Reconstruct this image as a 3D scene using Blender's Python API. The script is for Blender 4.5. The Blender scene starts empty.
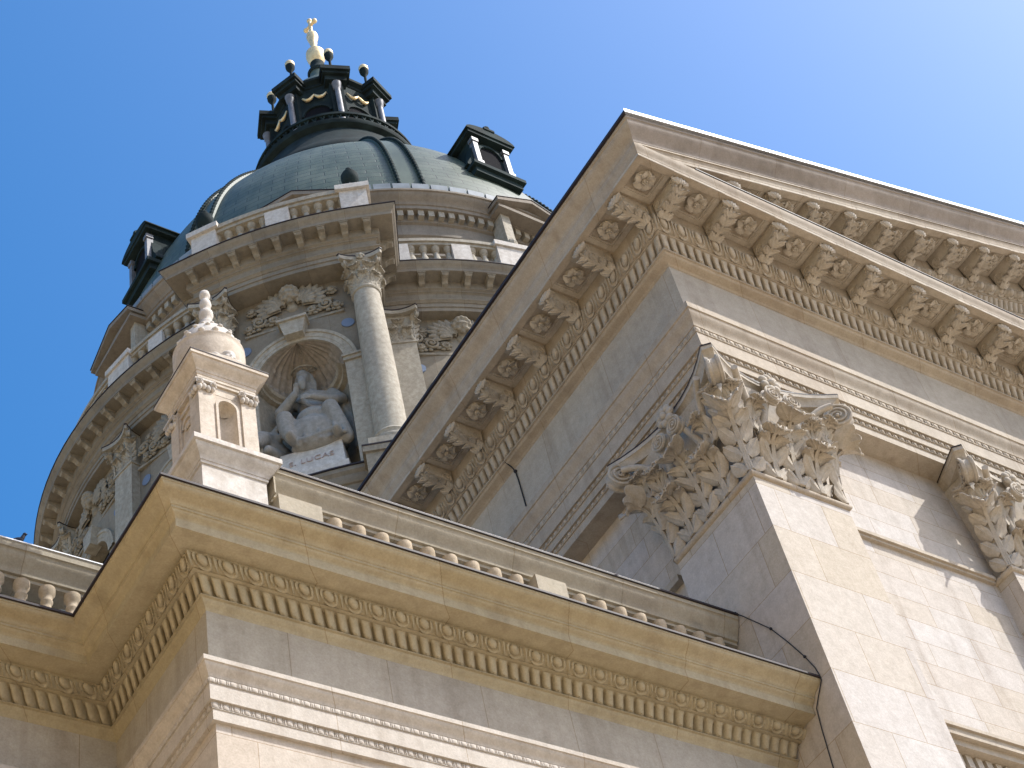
import bpy, bmesh, math, random
import numpy as np
from mathutils import Matrix, Vector
random.seed(7); rng = np.random.default_rng(7)
S = bpy.context.scene; COL = S.collection
sin, cos, pi, rad = math.sin, math.cos, math.pi, math.radians

# ------------------------------------------------------------------ camera
RIGHT = (0.83778014, -0.51849786, -0.17121569); DOWN = (0.30837007, 0.70796029, -0.63540669); FWD = (0.45059111, 0.47953331, 0.75295652)
cam = bpy.data.cameras.new('camera'); camo = bpy.data.objects.new('camera', cam); COL.objects.link(camo)
m = Matrix.Identity(4)
for i in range(3):
    m[i][0] = RIGHT[i]; m[i][1] = -DOWN[i]; m[i][2] = -FWD[i]
m[2][3] = 1.6
camo.matrix_world = m
cam.sensor_width = 36.0; cam.lens = 62.8204; cam.clip_start = 0.1; cam.clip_end = 5000
S.camera = camo

# ------------------------------------------------------------------ light
SUN = Vector((1.10, -1.0, 1.75)).normalized()
w = bpy.data.worlds.new('World'); S.world = w; w.use_nodes = True
nt = w.node_tree; nt.nodes.clear()
sky = nt.nodes.new('ShaderNodeTexSky'); sky.sky_type = 'NISHITA'; sky.sun_disc = False
sky.sun_elevation = math.asin(SUN.z); sky.sun_rotation = math.atan2(SUN.x, SUN.y)
sky.air_density = 1.0; sky.dust_density = 2.8; sky.ozone_density = 2.6; sky.altitude = 100
bg = nt.nodes.new('ShaderNodeBackground'); bg.inputs['Strength'].default_value = 0.132
out = nt.nodes.new('ShaderNodeOutputWorld')
hs = nt.nodes.new('ShaderNodeHueSaturation'); hs.inputs['Saturation'].default_value = 1.44; hs.inputs['Hue'].default_value = 0.497
nt.links.new(sky.outputs[0], hs.inputs['Color']); nt.links.new(hs.outputs[0], bg.inputs[0]); nt.links.new(bg.outputs[0], out.inputs[0])
sl = bpy.data.lights.new('sun', 'SUN'); sl.energy = 2.8; sl.angle = rad(0.53); sl.color = (1.0, 0.983, 0.95)
so = bpy.data.objects.new('sun', sl); COL.objects.link(so)
so.rotation_euler = (-SUN).to_track_quat('-Z', 'Y').to_euler(); so.location = (30, -30, 80)
S.view_settings.view_transform = 'Standard'; S.view_settings.look = 'None'
S.view_settings.exposure = 1.03; S.view_settings.gamma = 1.0; S.view_settings.use_curve_mapping = False
S.cycles.max_bounces = 8; S.cycles.diffuse_bounces = 5

# ------------------------------------------------------------------ materials
def N(t, kind, **kw):
    n = t.nodes.new(kind)
    for k, v in kw.items():
        if k in n.inputs: n.inputs[k].default_value = v
        else: setattr(n, k, v)
    return n
def ramp(t, fac, stops):
    r = t.nodes.new('ShaderNodeValToRGB'); e = r.color_ramp.elements
    while len(e) < len(stops): e.new(0.5)
    for q, (p, c) in zip(e, stops): q.position = p; q.color = (*c, 1) if len(c) == 3 else c
    t.links.new(fac, r.inputs[0]); return r.outputs[0]
def mul(t, a, b, fac=1.0, mode='MULTIPLY'):
    n = t.nodes.new('ShaderNodeMix'); n.data_type = 'RGBA'; n.blend_type = mode
    if hasattr(fac, 'is_linked'): t.links.new(fac, n.inputs[0])
    else: n.inputs[0].default_value = fac
    for s, v in ((n.inputs[6], a), (n.inputs[7], b)):
        if hasattr(v, 'is_linked'): t.links.new(v, s)
        else: s.default_value = (*v, 1)
    return n.outputs[2]
def plain(name, col, rough=0.6, metal=0.0, noise=0.0, nscale=4.0, bump=0.0):
    mt = bpy.data.materials.new(name); mt.use_nodes = True; t = mt.node_tree; b = t.nodes['Principled BSDF']
    b.inputs['Base Color'].default_value = (*col, 1); b.inputs['Roughness'].default_value = rough; b.inputs['Metallic'].default_value = metal
    if max(col) < 0.06: b.inputs['Specular IOR Level'].default_value = 0.15
    if noise or bump:
        g = N(t, 'ShaderNodeNewGeometry'); nz = N(t, 'ShaderNodeTexNoise', Scale=nscale, Detail=6.0)
        t.links.new(g.outputs['Position'], nz.inputs['Vector'])
        lo = [c * (1 - noise) for c in col]; hi = [min(1, c * (1 + noise)) for c in col]
        t.links.new(ramp(t, nz.outputs['Fac'], [(0.3, lo), (0.7, hi)]), b.inputs['Base Color'])
        if bump:
            bp = N(t, 'ShaderNodeBump', Strength=bump, Distance=0.02)
            t.links.new(nz.outputs['Fac'], bp.inputs['Height']); t.links.new(bp.outputs[0], b.inputs['Normal'])
    return mt
def stone(name, tones, joint=None, uvrun=False, seed=0.0, stain=0.35, mortar=0.006, jdark=0.72, bump=0.25, stain_col=(0.55, 0.47, 0.38), crust=0.0):
    """weathered limestone. joint = (block length, course height); uvrun: joints measured along a moulding"""
    mt = bpy.data.materials.new(name); mt.use_nodes = True; t = mt.node_tree; b = t.nodes['Principled BSDF']; L = t.links.new
    g = N(t, 'ShaderNodeNewGeometry'); pos = g.outputs['Position']
    off = N(t, 'ShaderNodeVectorMath', operation='ADD'); off.inputs[1].default_value = (seed * 13.7, seed * 5.1, seed * 7.3); L(pos, off.inputs[0]); pos = off.outputs[0]
    n1 = N(t, 'ShaderNodeTexNoise', Scale=0.55, Detail=7.0, Roughness=0.62); L(pos, n1.inputs['Vector'])
    n2 = N(t, 'ShaderNodeTexNoise', Scale=38.0, Detail=4.0, Roughness=0.7); L(pos, n2.inputs['Vector'])
    n4 = N(t, 'ShaderNodeTexNoise', Scale=6.5, Detail=6.0, Roughness=0.65); L(pos, n4.inputs['Vector'])
    jm = None
    if joint:
        br = N(t, 'ShaderNodeTexBrick', Scale=1.0); br.offset = 0.5 if not uvrun else 0.0; br.squash = 1.0
        br.inputs['Color1'].default_value = (0, 0, 0, 1); br.inputs['Color2'].default_value = (1, 1, 1, 1); br.inputs['Mortar'].default_value = (0.5, 0.5, 0.5, 1)
        br.inputs['Mortar Size'].default_value = mortar; br.inputs['Mortar Smooth'].default_value = 0.3; br.inputs['Bias'].default_value = 0.0
        br.inputs['Brick Width'].default_value = joint[0]; br.inputs['Row Height'].default_value = joint[1]
        cx = N(t, 'ShaderNodeCombineXYZ')
        if uvrun:
            uv = N(t, 'ShaderNodeTexCoord'); sp = N(t, 'ShaderNodeSeparateXYZ'); L(uv.outputs['UV'], sp.inputs[0])
            L(sp.outputs[0], cx.inputs[0]); cx.inputs[1].default_value = joint[1] * 0.5
        else:
            br.offset_frequency = 2; br.squash = 0.72; br.squash_frequency = 3
            sp = N(t, 'ShaderNodeSeparateXYZ'); L(g.outputs['Position'], sp.inputs[0])
            sn = N(t, 'ShaderNodeSeparateXYZ'); L(g.outputs['True Normal'], sn.inputs[0])
            a1 = N(t, 'ShaderNodeMath', operation='ABSOLUTE'); L(sn.outputs[0], a1.inputs[0])
            gt = N(t, 'ShaderNodeMath', operation='GREATER_THAN'); L(a1.outputs[0], gt.inputs[0]); gt.inputs[1].default_value = 0.6
            mx = N(t, 'ShaderNodeMix'); L(gt.outputs[0], mx.inputs[0]); L(sp.outputs[0], mx.inputs[2]); L(sp.outputs[1], mx.inputs[3])
            L(mx.outputs[0], cx.inputs[0]); L(sp.outputs[2], cx.inputs[1])
        L(cx.outputs[0], br.inputs['Vector'])
        k = len(tones) - 1
        c = ramp(t, br.outputs['Color'], [(i / max(1, k) * 0.96 + 0.02, tn) for i, tn in enumerate(tones)])
        jm = br.outputs['Fac']
    else:
        c = ramp(t, n4.outputs['Fac'], [(0.35, tones[0]), (0.65, tones[-1])])
    st = N(t, 'ShaderNodeMapRange', **{'From Min': 0.48, 'From Max': 0.72, 'To Max': stain}); L(n1.outputs['Fac'], st.inputs[0])
    c = mul(t, c, tuple(x * tones[0][0] for x in stain_col), st.outputs[0], 'MIX')
    gr = ramp(t, n2.outputs['Fac'], [(0.3, (0.86, 0.85, 0.84)), (0.7, (1.07, 1.07, 1.08))]); c = mul(t, c, gr)
    g4 = ramp(t, n4.outputs['Fac'], [(0.3, (0.88, 0.87, 0.85)), (0.68, (1.06, 1.06, 1.06))]); c = mul(t, c, g4)
    # rain streaks
    mp = N(t, 'ShaderNodeMapping'); mp.inputs['Scale'].default_value = (3.2, 3.2, 0.22); L(pos, mp.inputs[0])
    n3 = N(t, 'ShaderNodeTexNoise', Scale=1.0, Detail=5.0, Roughness=0.6); L(mp.outputs[0], n3.inputs['Vector'])
    c = mul(t, c, ramp(t, n3.outputs['Fac'], [(0.52, (1, 1, 1)), (0.75, (0.74, 0.71, 0.68))]), 0.8)
    if crust:
        n5 = N(t, 'ShaderNodeTexNoise', Scale=1.7, Detail=8.0, Roughness=0.7); L(pos, n5.inputs['Vector'])
        cm = N(t, 'ShaderNodeMapRange', **{'From Min': 0.55, 'From Max': 0.7, 'To Max': crust}); L(n5.outputs['Fac'], cm.inputs[0])
        c = mul(t, c, (0.10, 0.09, 0.08), cm.outputs[0], 'MIX')
    if jm is not None:
        c = mul(t, c, (jdark, jdark * 0.9, jdark * 0.78), jm)
    L(c, b.inputs['Base Color']); b.inputs['Roughness'].default_value = 0.88
    b.inputs['Specular IOR Level'].default_value = 0.2
    ad = N(t, 'ShaderNodeMath', operation='ADD'); L(n2.outputs['Fac'], ad.inputs[0]); 
    sc = N(t, 'ShaderNodeMath', operation='MULTIPLY'); L(n4.outputs['Fac'], sc.inputs[0]); sc.inputs[1].default_value = 1.6; L(sc.outputs[0], ad.inputs[1])
    h = ad.outputs[0]
    if jm is not None:
        sb = N(t, 'ShaderNodeMath', operation='SUBTRACT'); L(h, sb.inputs[0]); L(jm, sb.inputs[1]); h = sb.outputs[0]
    bp = N(t, 'ShaderNodeBump', Strength=bump, Distance=0.012); L(h, bp.inputs['Height']); L(bp.outputs[0], b.inputs['Normal'])
    return mt
M = {}
M['ashlar'] = stone('pale_ashlar', [(0.512, 0.460, 0.400), (0.537, 0.501, 0.462), (0.502, 0.435, 0.338), (0.522, 0.476, 0.421), (0.542, 0.511, 0.473)], joint=(1.25, 0.885), stain=0.12)
M['ashlar_fine'] = stone('thin_course_ashlar', [(0.512, 0.460, 0.400), (0.532, 0.491, 0.447), (0.502, 0.440, 0.359), (0.522, 0.476, 0.421), (0.542, 0.506, 0.467)], joint=(1.3, 0.44), stain=0.12, seed=2)
M['run'] = stone('moulded_limestone', [(0.448, 0.380, 0.296), (0.478, 0.420, 0.338), (0.424, 0.359, 0.281), (0.468, 0.405, 0.322)], joint=(1.37, 100.0), uvrun=True, seed=3)
M['frieze'] = stone('frieze_limestone', [(0.453, 0.405, 0.332), (0.488, 0.435, 0.359), (0.424, 0.380, 0.316), (0.473, 0.420, 0.343)], joint=(1.9, 100.0), uvrun=True, seed=4, stain=0.25)
M['carved'] = stone('carved_limestone', [(0.463, 0.410, 0.332), (0.502, 0.450, 0.375)], seed=5, stain=0.2, bump=0.12)
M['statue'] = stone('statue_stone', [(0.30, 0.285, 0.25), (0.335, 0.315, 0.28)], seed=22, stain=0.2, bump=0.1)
M['wingrun'] = stone('honey_moulding', [(0.405, 0.345, 0.225), (0.43, 0.375, 0.262), (0.39, 0.335, 0.22), (0.42, 0.365, 0.25)], joint=(1.62, 100.0), uvrun=True, seed=6)
M['wingfrieze'] = stone('grey_frieze', [(0.40, 0.365, 0.305), (0.43, 0.39, 0.325), (0.38, 0.35, 0.30), (0.415, 0.38, 0.315)], joint=(1.25, 100.0), uvrun=True, seed=7, stain=0.25)
M['grimy'] = stone('grimy_crown_stone', [(0.360, 0.315, 0.269), (0.400, 0.350, 0.306), (0.330, 0.290, 0.253), (0.385, 0.335, 0.285)], joint=(1.9, 100.0), uvrun=True, seed=21, stain=0.6, crust=0.25)
M['wingarch'] = stone('wing_architrave_stone', [(0.507, 0.457, 0.395), (0.537, 0.491, 0.428), (0.497, 0.440, 0.369)], joint=(1.62, 100.0), uvrun=True, seed=20, stain=0.15)
M['wingashlar'] = stone('wing_ashlar', [(0.532, 0.471, 0.400), (0.552, 0.496, 0.431), (0.502, 0.425, 0.338), (0.542, 0.486, 0.416)], joint=(1.6, 0.9), seed=8, stain=0.15)
M['rail'] = stone('grey_rail_stone', [(0.378, 0.335, 0.256), (0.425, 0.373, 0.281), (0.359, 0.321, 0.245), (0.406, 0.356, 0.271)], joint=(1.75, 100.0), uvrun=True, seed=9, stain=0.5, crust=0.35)
M['baluster'] = stone('baluster_stone', [(0.491, 0.400, 0.277), (0.548, 0.452, 0.329)], seed=10)
M['turret'] = stone('turret_stone', [(0.532, 0.460, 0.369), (0.591, 0.521, 0.431)], seed=11, stain=0.25)
M['turretwhite'] = stone('white_stone', [(0.552, 0.506, 0.447), (0.621, 0.582, 0.524)], seed=12, stain=0.15)
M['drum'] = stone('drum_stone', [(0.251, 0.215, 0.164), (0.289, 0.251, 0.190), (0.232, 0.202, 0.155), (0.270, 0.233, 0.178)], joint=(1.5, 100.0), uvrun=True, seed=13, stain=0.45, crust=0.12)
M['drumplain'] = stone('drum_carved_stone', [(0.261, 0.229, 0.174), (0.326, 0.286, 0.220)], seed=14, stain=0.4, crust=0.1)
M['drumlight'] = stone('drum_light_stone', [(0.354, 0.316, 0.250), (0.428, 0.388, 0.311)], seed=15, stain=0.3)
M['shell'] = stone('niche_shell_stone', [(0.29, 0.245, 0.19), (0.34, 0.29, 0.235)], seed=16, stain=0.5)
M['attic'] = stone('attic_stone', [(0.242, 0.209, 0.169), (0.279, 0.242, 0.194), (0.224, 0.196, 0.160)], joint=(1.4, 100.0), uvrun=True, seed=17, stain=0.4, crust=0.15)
M['dark'] = plain('dark_bronze', (0.014, 0.023, 0.023), 0.85, 0.0, 0.5, 1.5)
M['dormer'] = plain('dark_copper', (0.014, 0.025, 0.025), 0.85, 0.0, 0.5, 1.2)
M['pale_copper'] = plain('grey_metal', (0.15, 0.15, 0.155), 0.5, 0.0, 0.3, 3)
M['gold'] = plain('gilding', (0.80, 0.62, 0.34), 0.5, 0.45, 0.15, 6)
M['lead'] = plain('lead_sheet', (0.20, 0.225, 0.24), 0.6, 0.0, 0.25, 2)
M['flash'] = plain('dark_flashing', (0.035, 0.028, 0.03), 0.55)
M['tin'] = plain('bright_tin', (0.70, 0.71, 0.73), 0.4, 0.0, 0.1, 3)
M['void'] = plain('dark_opening', (0.006, 0.006, 0.008), 1.0)
M['glass'] = plain('window_glass', (0.015, 0.02, 0.028), 0.08)
M['blue'] = plain('blue_enamel', (0.16, 0.205, 0.29), 0.8)
M['red'] = plain('red_letter_paint', (0.41, 0.325, 0.29), 0.9)
M['cable'] = plain('cable_sheath', (0.03, 0.03, 0.035), 0.6)
M['bird'] = plain('dark_feather', (0.02, 0.022, 0.035), 0.6)
M['roof'] = plain('grey_roof_metal', (0.20, 0.21, 0.21), 0.5, 0.0, 0.2, 2)
M['ground'] = plain('stone_paving', (0.36, 0.295, 0.215), 0.9, 0.0, 0.15, 1.2)
M['ochre'] = plain('ochre_stucco', (0.58, 0.45, 0.25), 0.9, 0.0, 0.1, 0.5)  # ochre chosen to warm the light bounced by the added building
M['asphalt'] = plain('asphalt', (0.07, 0.07, 0.07), 0.9, 0.0, 0.2, 3)

def copper():
    mt = bpy.data.materials.new('patina_copper'); mt.use_nodes = True; t = mt.node_tree; b = t.nodes['Principled BSDF']; L = t.links.new
    b.inputs['Specular IOR Level'].default_value = 0.25
    uv = N(t, 'ShaderNodeTexCoord'); br = N(t, 'ShaderNodeTexBrick', Scale=1.0); br.offset = 0.5
    br.inputs['Color1'].default_value = (0, 0, 0, 1); br.inputs['Color2'].default_value = (1, 1, 1, 1); br.inputs['Mortar'].default_value = (0, 0, 0, 1)
    br.inputs['Mortar Size'].default_value = 0.02; br.inputs['Brick Width'].default_value = 0.95; br.inputs['Row Height'].default_value = 0.42
    L(uv.outputs['UV'], br.inputs['Vector'])
    c = ramp(t, br.outputs['Color'], [(0.0, (0.078, 0.100, 0.078)), (0.5, (0.090, 0.111, 0.086)), (1.0, (0.108, 0.126, 0.100))])
    g = N(t, 'ShaderNodeNewGeometry'); mp = N(t, 'ShaderNodeMapping'); mp.inputs['Scale'].default_value = (0.9, 0.9, 0.3); L(g.outputs['Position'], mp.inputs[0])
    n = N(t, 'ShaderNodeTexNoise', Scale=1.0, Detail=8.0, Roughness=0.65); L(mp.outputs[0], n.inputs['Vector'])
    c = mul(t, c, ramp(t, n.outputs['Fac'], [(0.35, (0.62, 0.70, 0.68)), (0.65, (1.2, 1.2, 1.15))]))
    c = mul(t, c, (0.5, 0.5, 0.5), br.outputs['Fac'])
    L(c, b.inputs['Base Color']); b.inputs['Roughness'].default_value = 0.5
    bp = N(t, 'ShaderNodeBump', Strength=0.5, Distance=0.03); iv = N(t, 'ShaderNodeMath', operation='SUBTRACT'); iv.inputs[0].default_value = 1.0
    L(br.outputs['Fac'], iv.inputs[1]); L(iv.outputs[0], bp.inputs['Height']); L(bp.outputs[0], b.inputs['Normal'])
    return mt
M['copper'] = copper()

# ------------------------------------------------------------------ object helpers
def tag(o, label=None, cat=None, group=None, kind=None):
    for k, v in (('label', label), ('category', cat), ('group', group), ('kind', kind)):
        if v: o[k] = v
    return o
def empty(name, loc, label, cat, group=None):
    o = bpy.data.objects.new(name, None); COL.objects.link(o); o.location = loc; o.empty_display_size = 0.2
    return tag(o, label, cat, group)
def world_of(o):
    mw = Matrix.Translation(o.location) @ o.rotation_euler.to_matrix().to_4x4() @ Matrix.Diagonal((*o.scale, 1))
    if o.parent: return world_of(o.parent) @ o.matrix_parent_inverse @ mw
    return mw
def adopt(o, parent):
    if parent is not None:
        o.parent = parent; o.matrix_parent_inverse = world_of(parent).inverted()
    return o
def link(name, me, mat, parent=None, loc=None, rot=None, scl=None):
    o = bpy.data.objects.new(name, me); COL.objects.link(o)
    if mat is not None and not me.materials: me.materials.append(mat)
    if loc is not None: o.location = loc
    if rot is not None: o.rotation_euler = rot
    if scl is not None: o.scale = scl
    return adopt(o, parent)
class MB:
    def __init__(s): s.v = []; s.f = []; s.uv = []; s.n = 0; s.m = []
    def add(s, V, F, UV=None, Mx=None, mi=0):
        V = np.asarray(V, float)
        if Mx is not None:
            A = np.array(Mx); V = V @ A[:3, :3].T + A[:3, 3]
        s.v.append(V)
        for i, f in enumerate(F):
            s.f.append(tuple(int(k) + s.n for k in f)); s.uv.append(UV[i] if UV is not None else None); s.m.append(mi)
        s.n += len(V); return s
    def box(s, x0, x1, y0, y1, z0, z1, Mx=None, mi=0):
        V = [(x, y, z) for z in (z0, z1) for y in (y0, y1) for x in (x0, x1)]
        F = [(0, 2, 3, 1), (4, 5, 7, 6), (0, 1, 5, 4), (2, 6, 7, 3), (0, 4, 6, 2), (1, 3, 7, 5)]
        return s.add(V, F, None, Mx, mi)
    def grid(s, P, Mx=None, closeu=False, closev=False, flip=False, uv=None, mi=0):
        P = np.asarray(P, float); a, b = P.shape[:2]; F = []; U = []
        for i in range(a if closev else a - 1):
            for j in range(b if closeu else b - 1):
                q = (i * b + j, i * b + (j + 1) % b, ((i + 1) % a) * b + (j + 1) % b, ((i + 1) % a) * b + j)
                F.append(q[::-1] if flip else q)
                if uv is not None:
                    u = [uv[i][j], uv[i][j + 1], uv[i + 1][j + 1], uv[i + 1][j]]; U.append(u[::-1] if flip else u)
        return s.add(P.reshape(-1, 3), F, U if uv is not None else None, Mx, mi)
    def thick(s, P, t, Mx=None):
        """leaf sheet with thickness"""
        P = np.asarray(P, float); du = np.gradient(P, axis=1); dv = np.gradient(P, axis=0)
        n = np.cross(du, dv); n /= np.maximum(1e-9, np.linalg.norm(n, axis=2, keepdims=True))
        A = P + n * t / 2; B = P - n * t / 2
        s.grid(A, Mx); s.grid(B, Mx, flip=True)
        e = lambda X: np.concatenate([X[0, :], X[1:, -1], X[-1, -2::-1], X[-2:0:-1, 0]])
        s.grid(np.stack([e(B), e(A)]), Mx, closeu=True, flip=False); return s
    def tube(s, pts, r, n=8, Mx=None, cap=True):
        pts = np.asarray(pts, float); k = len(pts); rr = np.full(k, r) if np.isscalar(r) else np.asarray(r)
        T = np.gradient(pts, axis=0); T /= np.linalg.norm(T, axis=1, keepdims=True)
        up = np.array([0, 0, 1.]) if abs(T[0][2]) < 0.9 else np.array([1., 0, 0]); R = []
        for i in range(k):
            a = np.cross(T[i], up); a /= np.linalg.norm(a); b = np.cross(a, T[i]); up = b
            R.append([pts[i] + rr[i] * (a * cos(2 * pi * j / n) + b * sin(2 * pi * j / n)) for j in range(n)])
        base = s.n; s.grid(np.array(R), Mx, closeu=True)
        if cap:
            s.f += [tuple(base + j for j in range(n)), tuple(base + (k - 1) * n + n - 1 - j for j in range(n))]; s.uv += [None, None]; s.m += [0, 0]
        return s
    def lathe(s, prof, n=20, Mx=None, a0=0, a1=2 * pi):
        full = abs(a1 - a0 - 2 * pi) < 1e-6; k = n if full else n + 1
        P = [[(r * cos(a0 + (a1 - a0) * j / n), r * sin(a0 + (a1 - a0) * j / n), z) for j in range(k)] for r, z in prof]
        s.grid(np.array(P), Mx, closeu=full); return s
    def prism(s, poly, z0, z1, Mx=None, taper=None):
        n = len(poly); q = taper or poly
        V = [(x, y, z0) for x, y in poly] + [(x, y, z1) for x, y in q]
        F = [tuple(range(n))[::-1], tuple(range(n, 2 * n))] + [(i, (i + 1) % n, n + (i + 1) % n, n + i) for i in range(n)]
        return s.add(V, F, None, Mx)
    def ball(s, c, r, n=10, Mx=None):
        rr = (r, r, r) if np.isscalar(r) else r
        P = [[(c[0] + rr[0] * sin(t) * cos(a), c[1] + rr[1] * sin(t) * sin(a), c[2] - rr[2] * cos(t)) for a in np.linspace(0, 2 * pi, n, endpoint=False)] for t in np.linspace(0.02, pi - 0.02, n // 2 + 2)]
        return s.grid(np.array(P), Mx, closeu=True)
    def mesh(s, name, angle=38):
        me = bpy.data.meshes.new(name); V = np.concatenate(s.v) if s.v else np.zeros((0, 3))
        me.from_pydata(V.tolist(), [], s.f)
        if True:
            l = me.uv_layers.new(name='UVMap'); d = np.tile(np.array([0.3, 0.2]), (len(me.loops), 1)); k = 0
            for f, u in zip(s.f, s.uv):
                if u is not None: d[k:k + len(f)] = u
                k += len(f)
            l.data.foreach_set('uv', d.ravel())
        me.polygons.foreach_set('material_index', s.m)
        if angle:
            me.polygons.foreach_set('use_smooth', [True] * len(me.polygons)); me.set_sharp_from_angle(angle=rad(angle))
        me.update(); return me
    def build(s, name, mat, parent=None, angle=38, **kw):
        me = s.mesh(name, angle)
        for q in (mat if isinstance(mat, (list, tuple)) else [mat]): me.materials.append(q)
        return link(name, me, None, parent, **kw)

def mitres(path, closed=False):
    P = np.asarray(path, float)[:, :2]; k = len(P); n = []
    seg = [(P[(i + 1) % k] - P[i]) for i in range(k if closed else k - 1)]
    nn = [np.array([d[1], -d[0]]) / np.linalg.norm(d) for d in seg]
    for i in range(k):
        if closed: a, b = nn[i - 1], nn[i]
        else: a, b = nn[max(0, i - 1)], nn[min(i, k - 2)]
        n.append((a + b) / (1 + a @ b))
    return P, np.array(n)
def sweep(mb, prof, path, closed=False, u0=0.0, mi=0):
    """mitred moulding: prof = (projection, height) from bottom to top; outward is right of travel"""
    P, Mi = mitres(path, closed); pr = np.asarray(prof, float); k = len(P)
    idx = list(range(k)) + ([0] if closed else [])
    L = [u0]
    for i in range(1, len(idx)): L.append(L[-1] + np.linalg.norm(P[idx[i]] - P[idx[i - 1]]))
    vl = np.concatenate([[0], np.cumsum(np.linalg.norm(np.diff(pr, axis=0), axis=1))])
    G = np.array([[(*(P[i] + Mi[i] * p), z) for i in idx] for p, z in pr])
    UV = [[(L[j], vl[a]) for j in range(len(idx))] for a in range(len(pr))]
    mb.grid(G, uv=UV, mi=mi); return mb
def arc(c, R, a0, a1, n):
    """points on a circle round the dome axis; angle 0 faces -Y, 90 faces -X"""
    return [(c[0] - R * sin(rad(a)), c[1] - R * cos(rad(a))) for a in np.linspace(a0, a1, n)]
def relief(mb, curve, hfun, path, pitch, nt=12, ns=12, skip=()):
    """running ornament pressed onto a moulding: curve(s) -> (p, z), hfun(s, t) -> relief height"""
    P, Mi = mitres(path); ss = np.linspace(0, 1, ns)
    C = np.array([curve(s) for s in ss]); T = np.gradient(C, axis=0); T /= np.linalg.norm(T, axis=1, keepdims=True)
    Nn = np.stack([T[:, 1], -T[:, 0]], 1)
    for i in range(len(P) - 1):
        if i in skip: continue
        Ln = np.linalg.norm(P[i + 1] - P[i]); n = max(1, round(Ln / pitch)); tt = np.linspace(0, n, n * nt + 1)
        G = np.zeros((ns, len(tt), 3))
        for a in range(ns):
            h = np.array([hfun(ss[a], t % 1.0) for t in tt[:nt]]); h = np.append(np.tile(h, n), h[0])
            p = C[a, 0] + h * Nn[a, 0]; z = C[a, 1] + h * Nn[a, 1]; f = (tt / n)[:, None]
            A = P[i] + Mi[i] * p[:, None]; B = P[i + 1] + Mi[i + 1] * p[:, None]
            G[a, :, :2] = A * (1 - f) + B * f; G[a, :, 2] = z
        mb.grid(G, uv=[[(0.3, 0.0)] * len(tt)] * ns)
    return mb
def egg(amp):
    def h(s, t):
        x = (t - 0.5) / 0.205; y = (s - 0.66) / 0.40; r = math.hypot(x, y); v = 0.0
        if r < 1: v = amp * (0.1 + 1.0 * math.sqrt(1 - r * r))
        elif 1.28 < r < 1.78: v = amp * 0.7 * math.sqrt(max(0, 1 - ((r - 1.53) / 0.25) ** 2))
        d = min(t, 1 - t); wd = 0.03 + 0.09 * s
        if r >= 1.6 and d < wd and s > 0.12: v = max(v, amp * 0.75 * (1 - d / wd) ** 0.7)
        return v
    return h
def tongue(amp):
    def h(s, t):
        lim = 1.0 if s > 0.35 else math.sqrt(max(0, 1 - ((0.35 - s) / 0.35) ** 2))
        x = abs(t - 0.47) / 0.43 / max(lim, 0.05); top = min(1.0, (1 - s) / 0.12)
        return amp * top * (0.75 * max(0, 1 - x ** 3.2) ** 0.5 + 0.25 * max(0, 1 - x * x) - 0.72) if x < 1 else -amp * 0.72 * top
    return h
def bead(amp):
    def h(s, t):
        v = 0.0; y = (s - 0.5) / 0.5
        if t < 0.62: v = math.sqrt(max(0, 1 - ((t - 0.31) / 0.31) ** 2))
        elif 0.67 < t < 0.78 or 0.84 < t < 0.95: v = 0.85
        return amp * v * math.sqrt(max(0, 1 - y * y * 0.9))
    return h
def cyma(p0, z0, p1, z1, n=9, rev=False):
    """S-shaped moulding between two points"""
    o = []
    for i in range(n + 1):
        a = i / n; k = (1 - cos(a * pi)) / 2
        o.append((p0 + (p1 - p0) * (a if rev else k), z0 + (z1 - z0) * (k if rev else a)))
    return o
def ovolo(p0, z0, p1, z1):
    return lambda s: (p0 + (p1 - p0) * sin(s * pi / 2 * 0.95) / sin(pi / 2 * 0.95), z0 + (z1 - z0) * (1 - cos(s * pi / 2 * 0.95)) / (1 - cos(pi / 2 * 0.95)) * 0.65 + (z1 - z0) * 0.35 * s)

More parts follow.
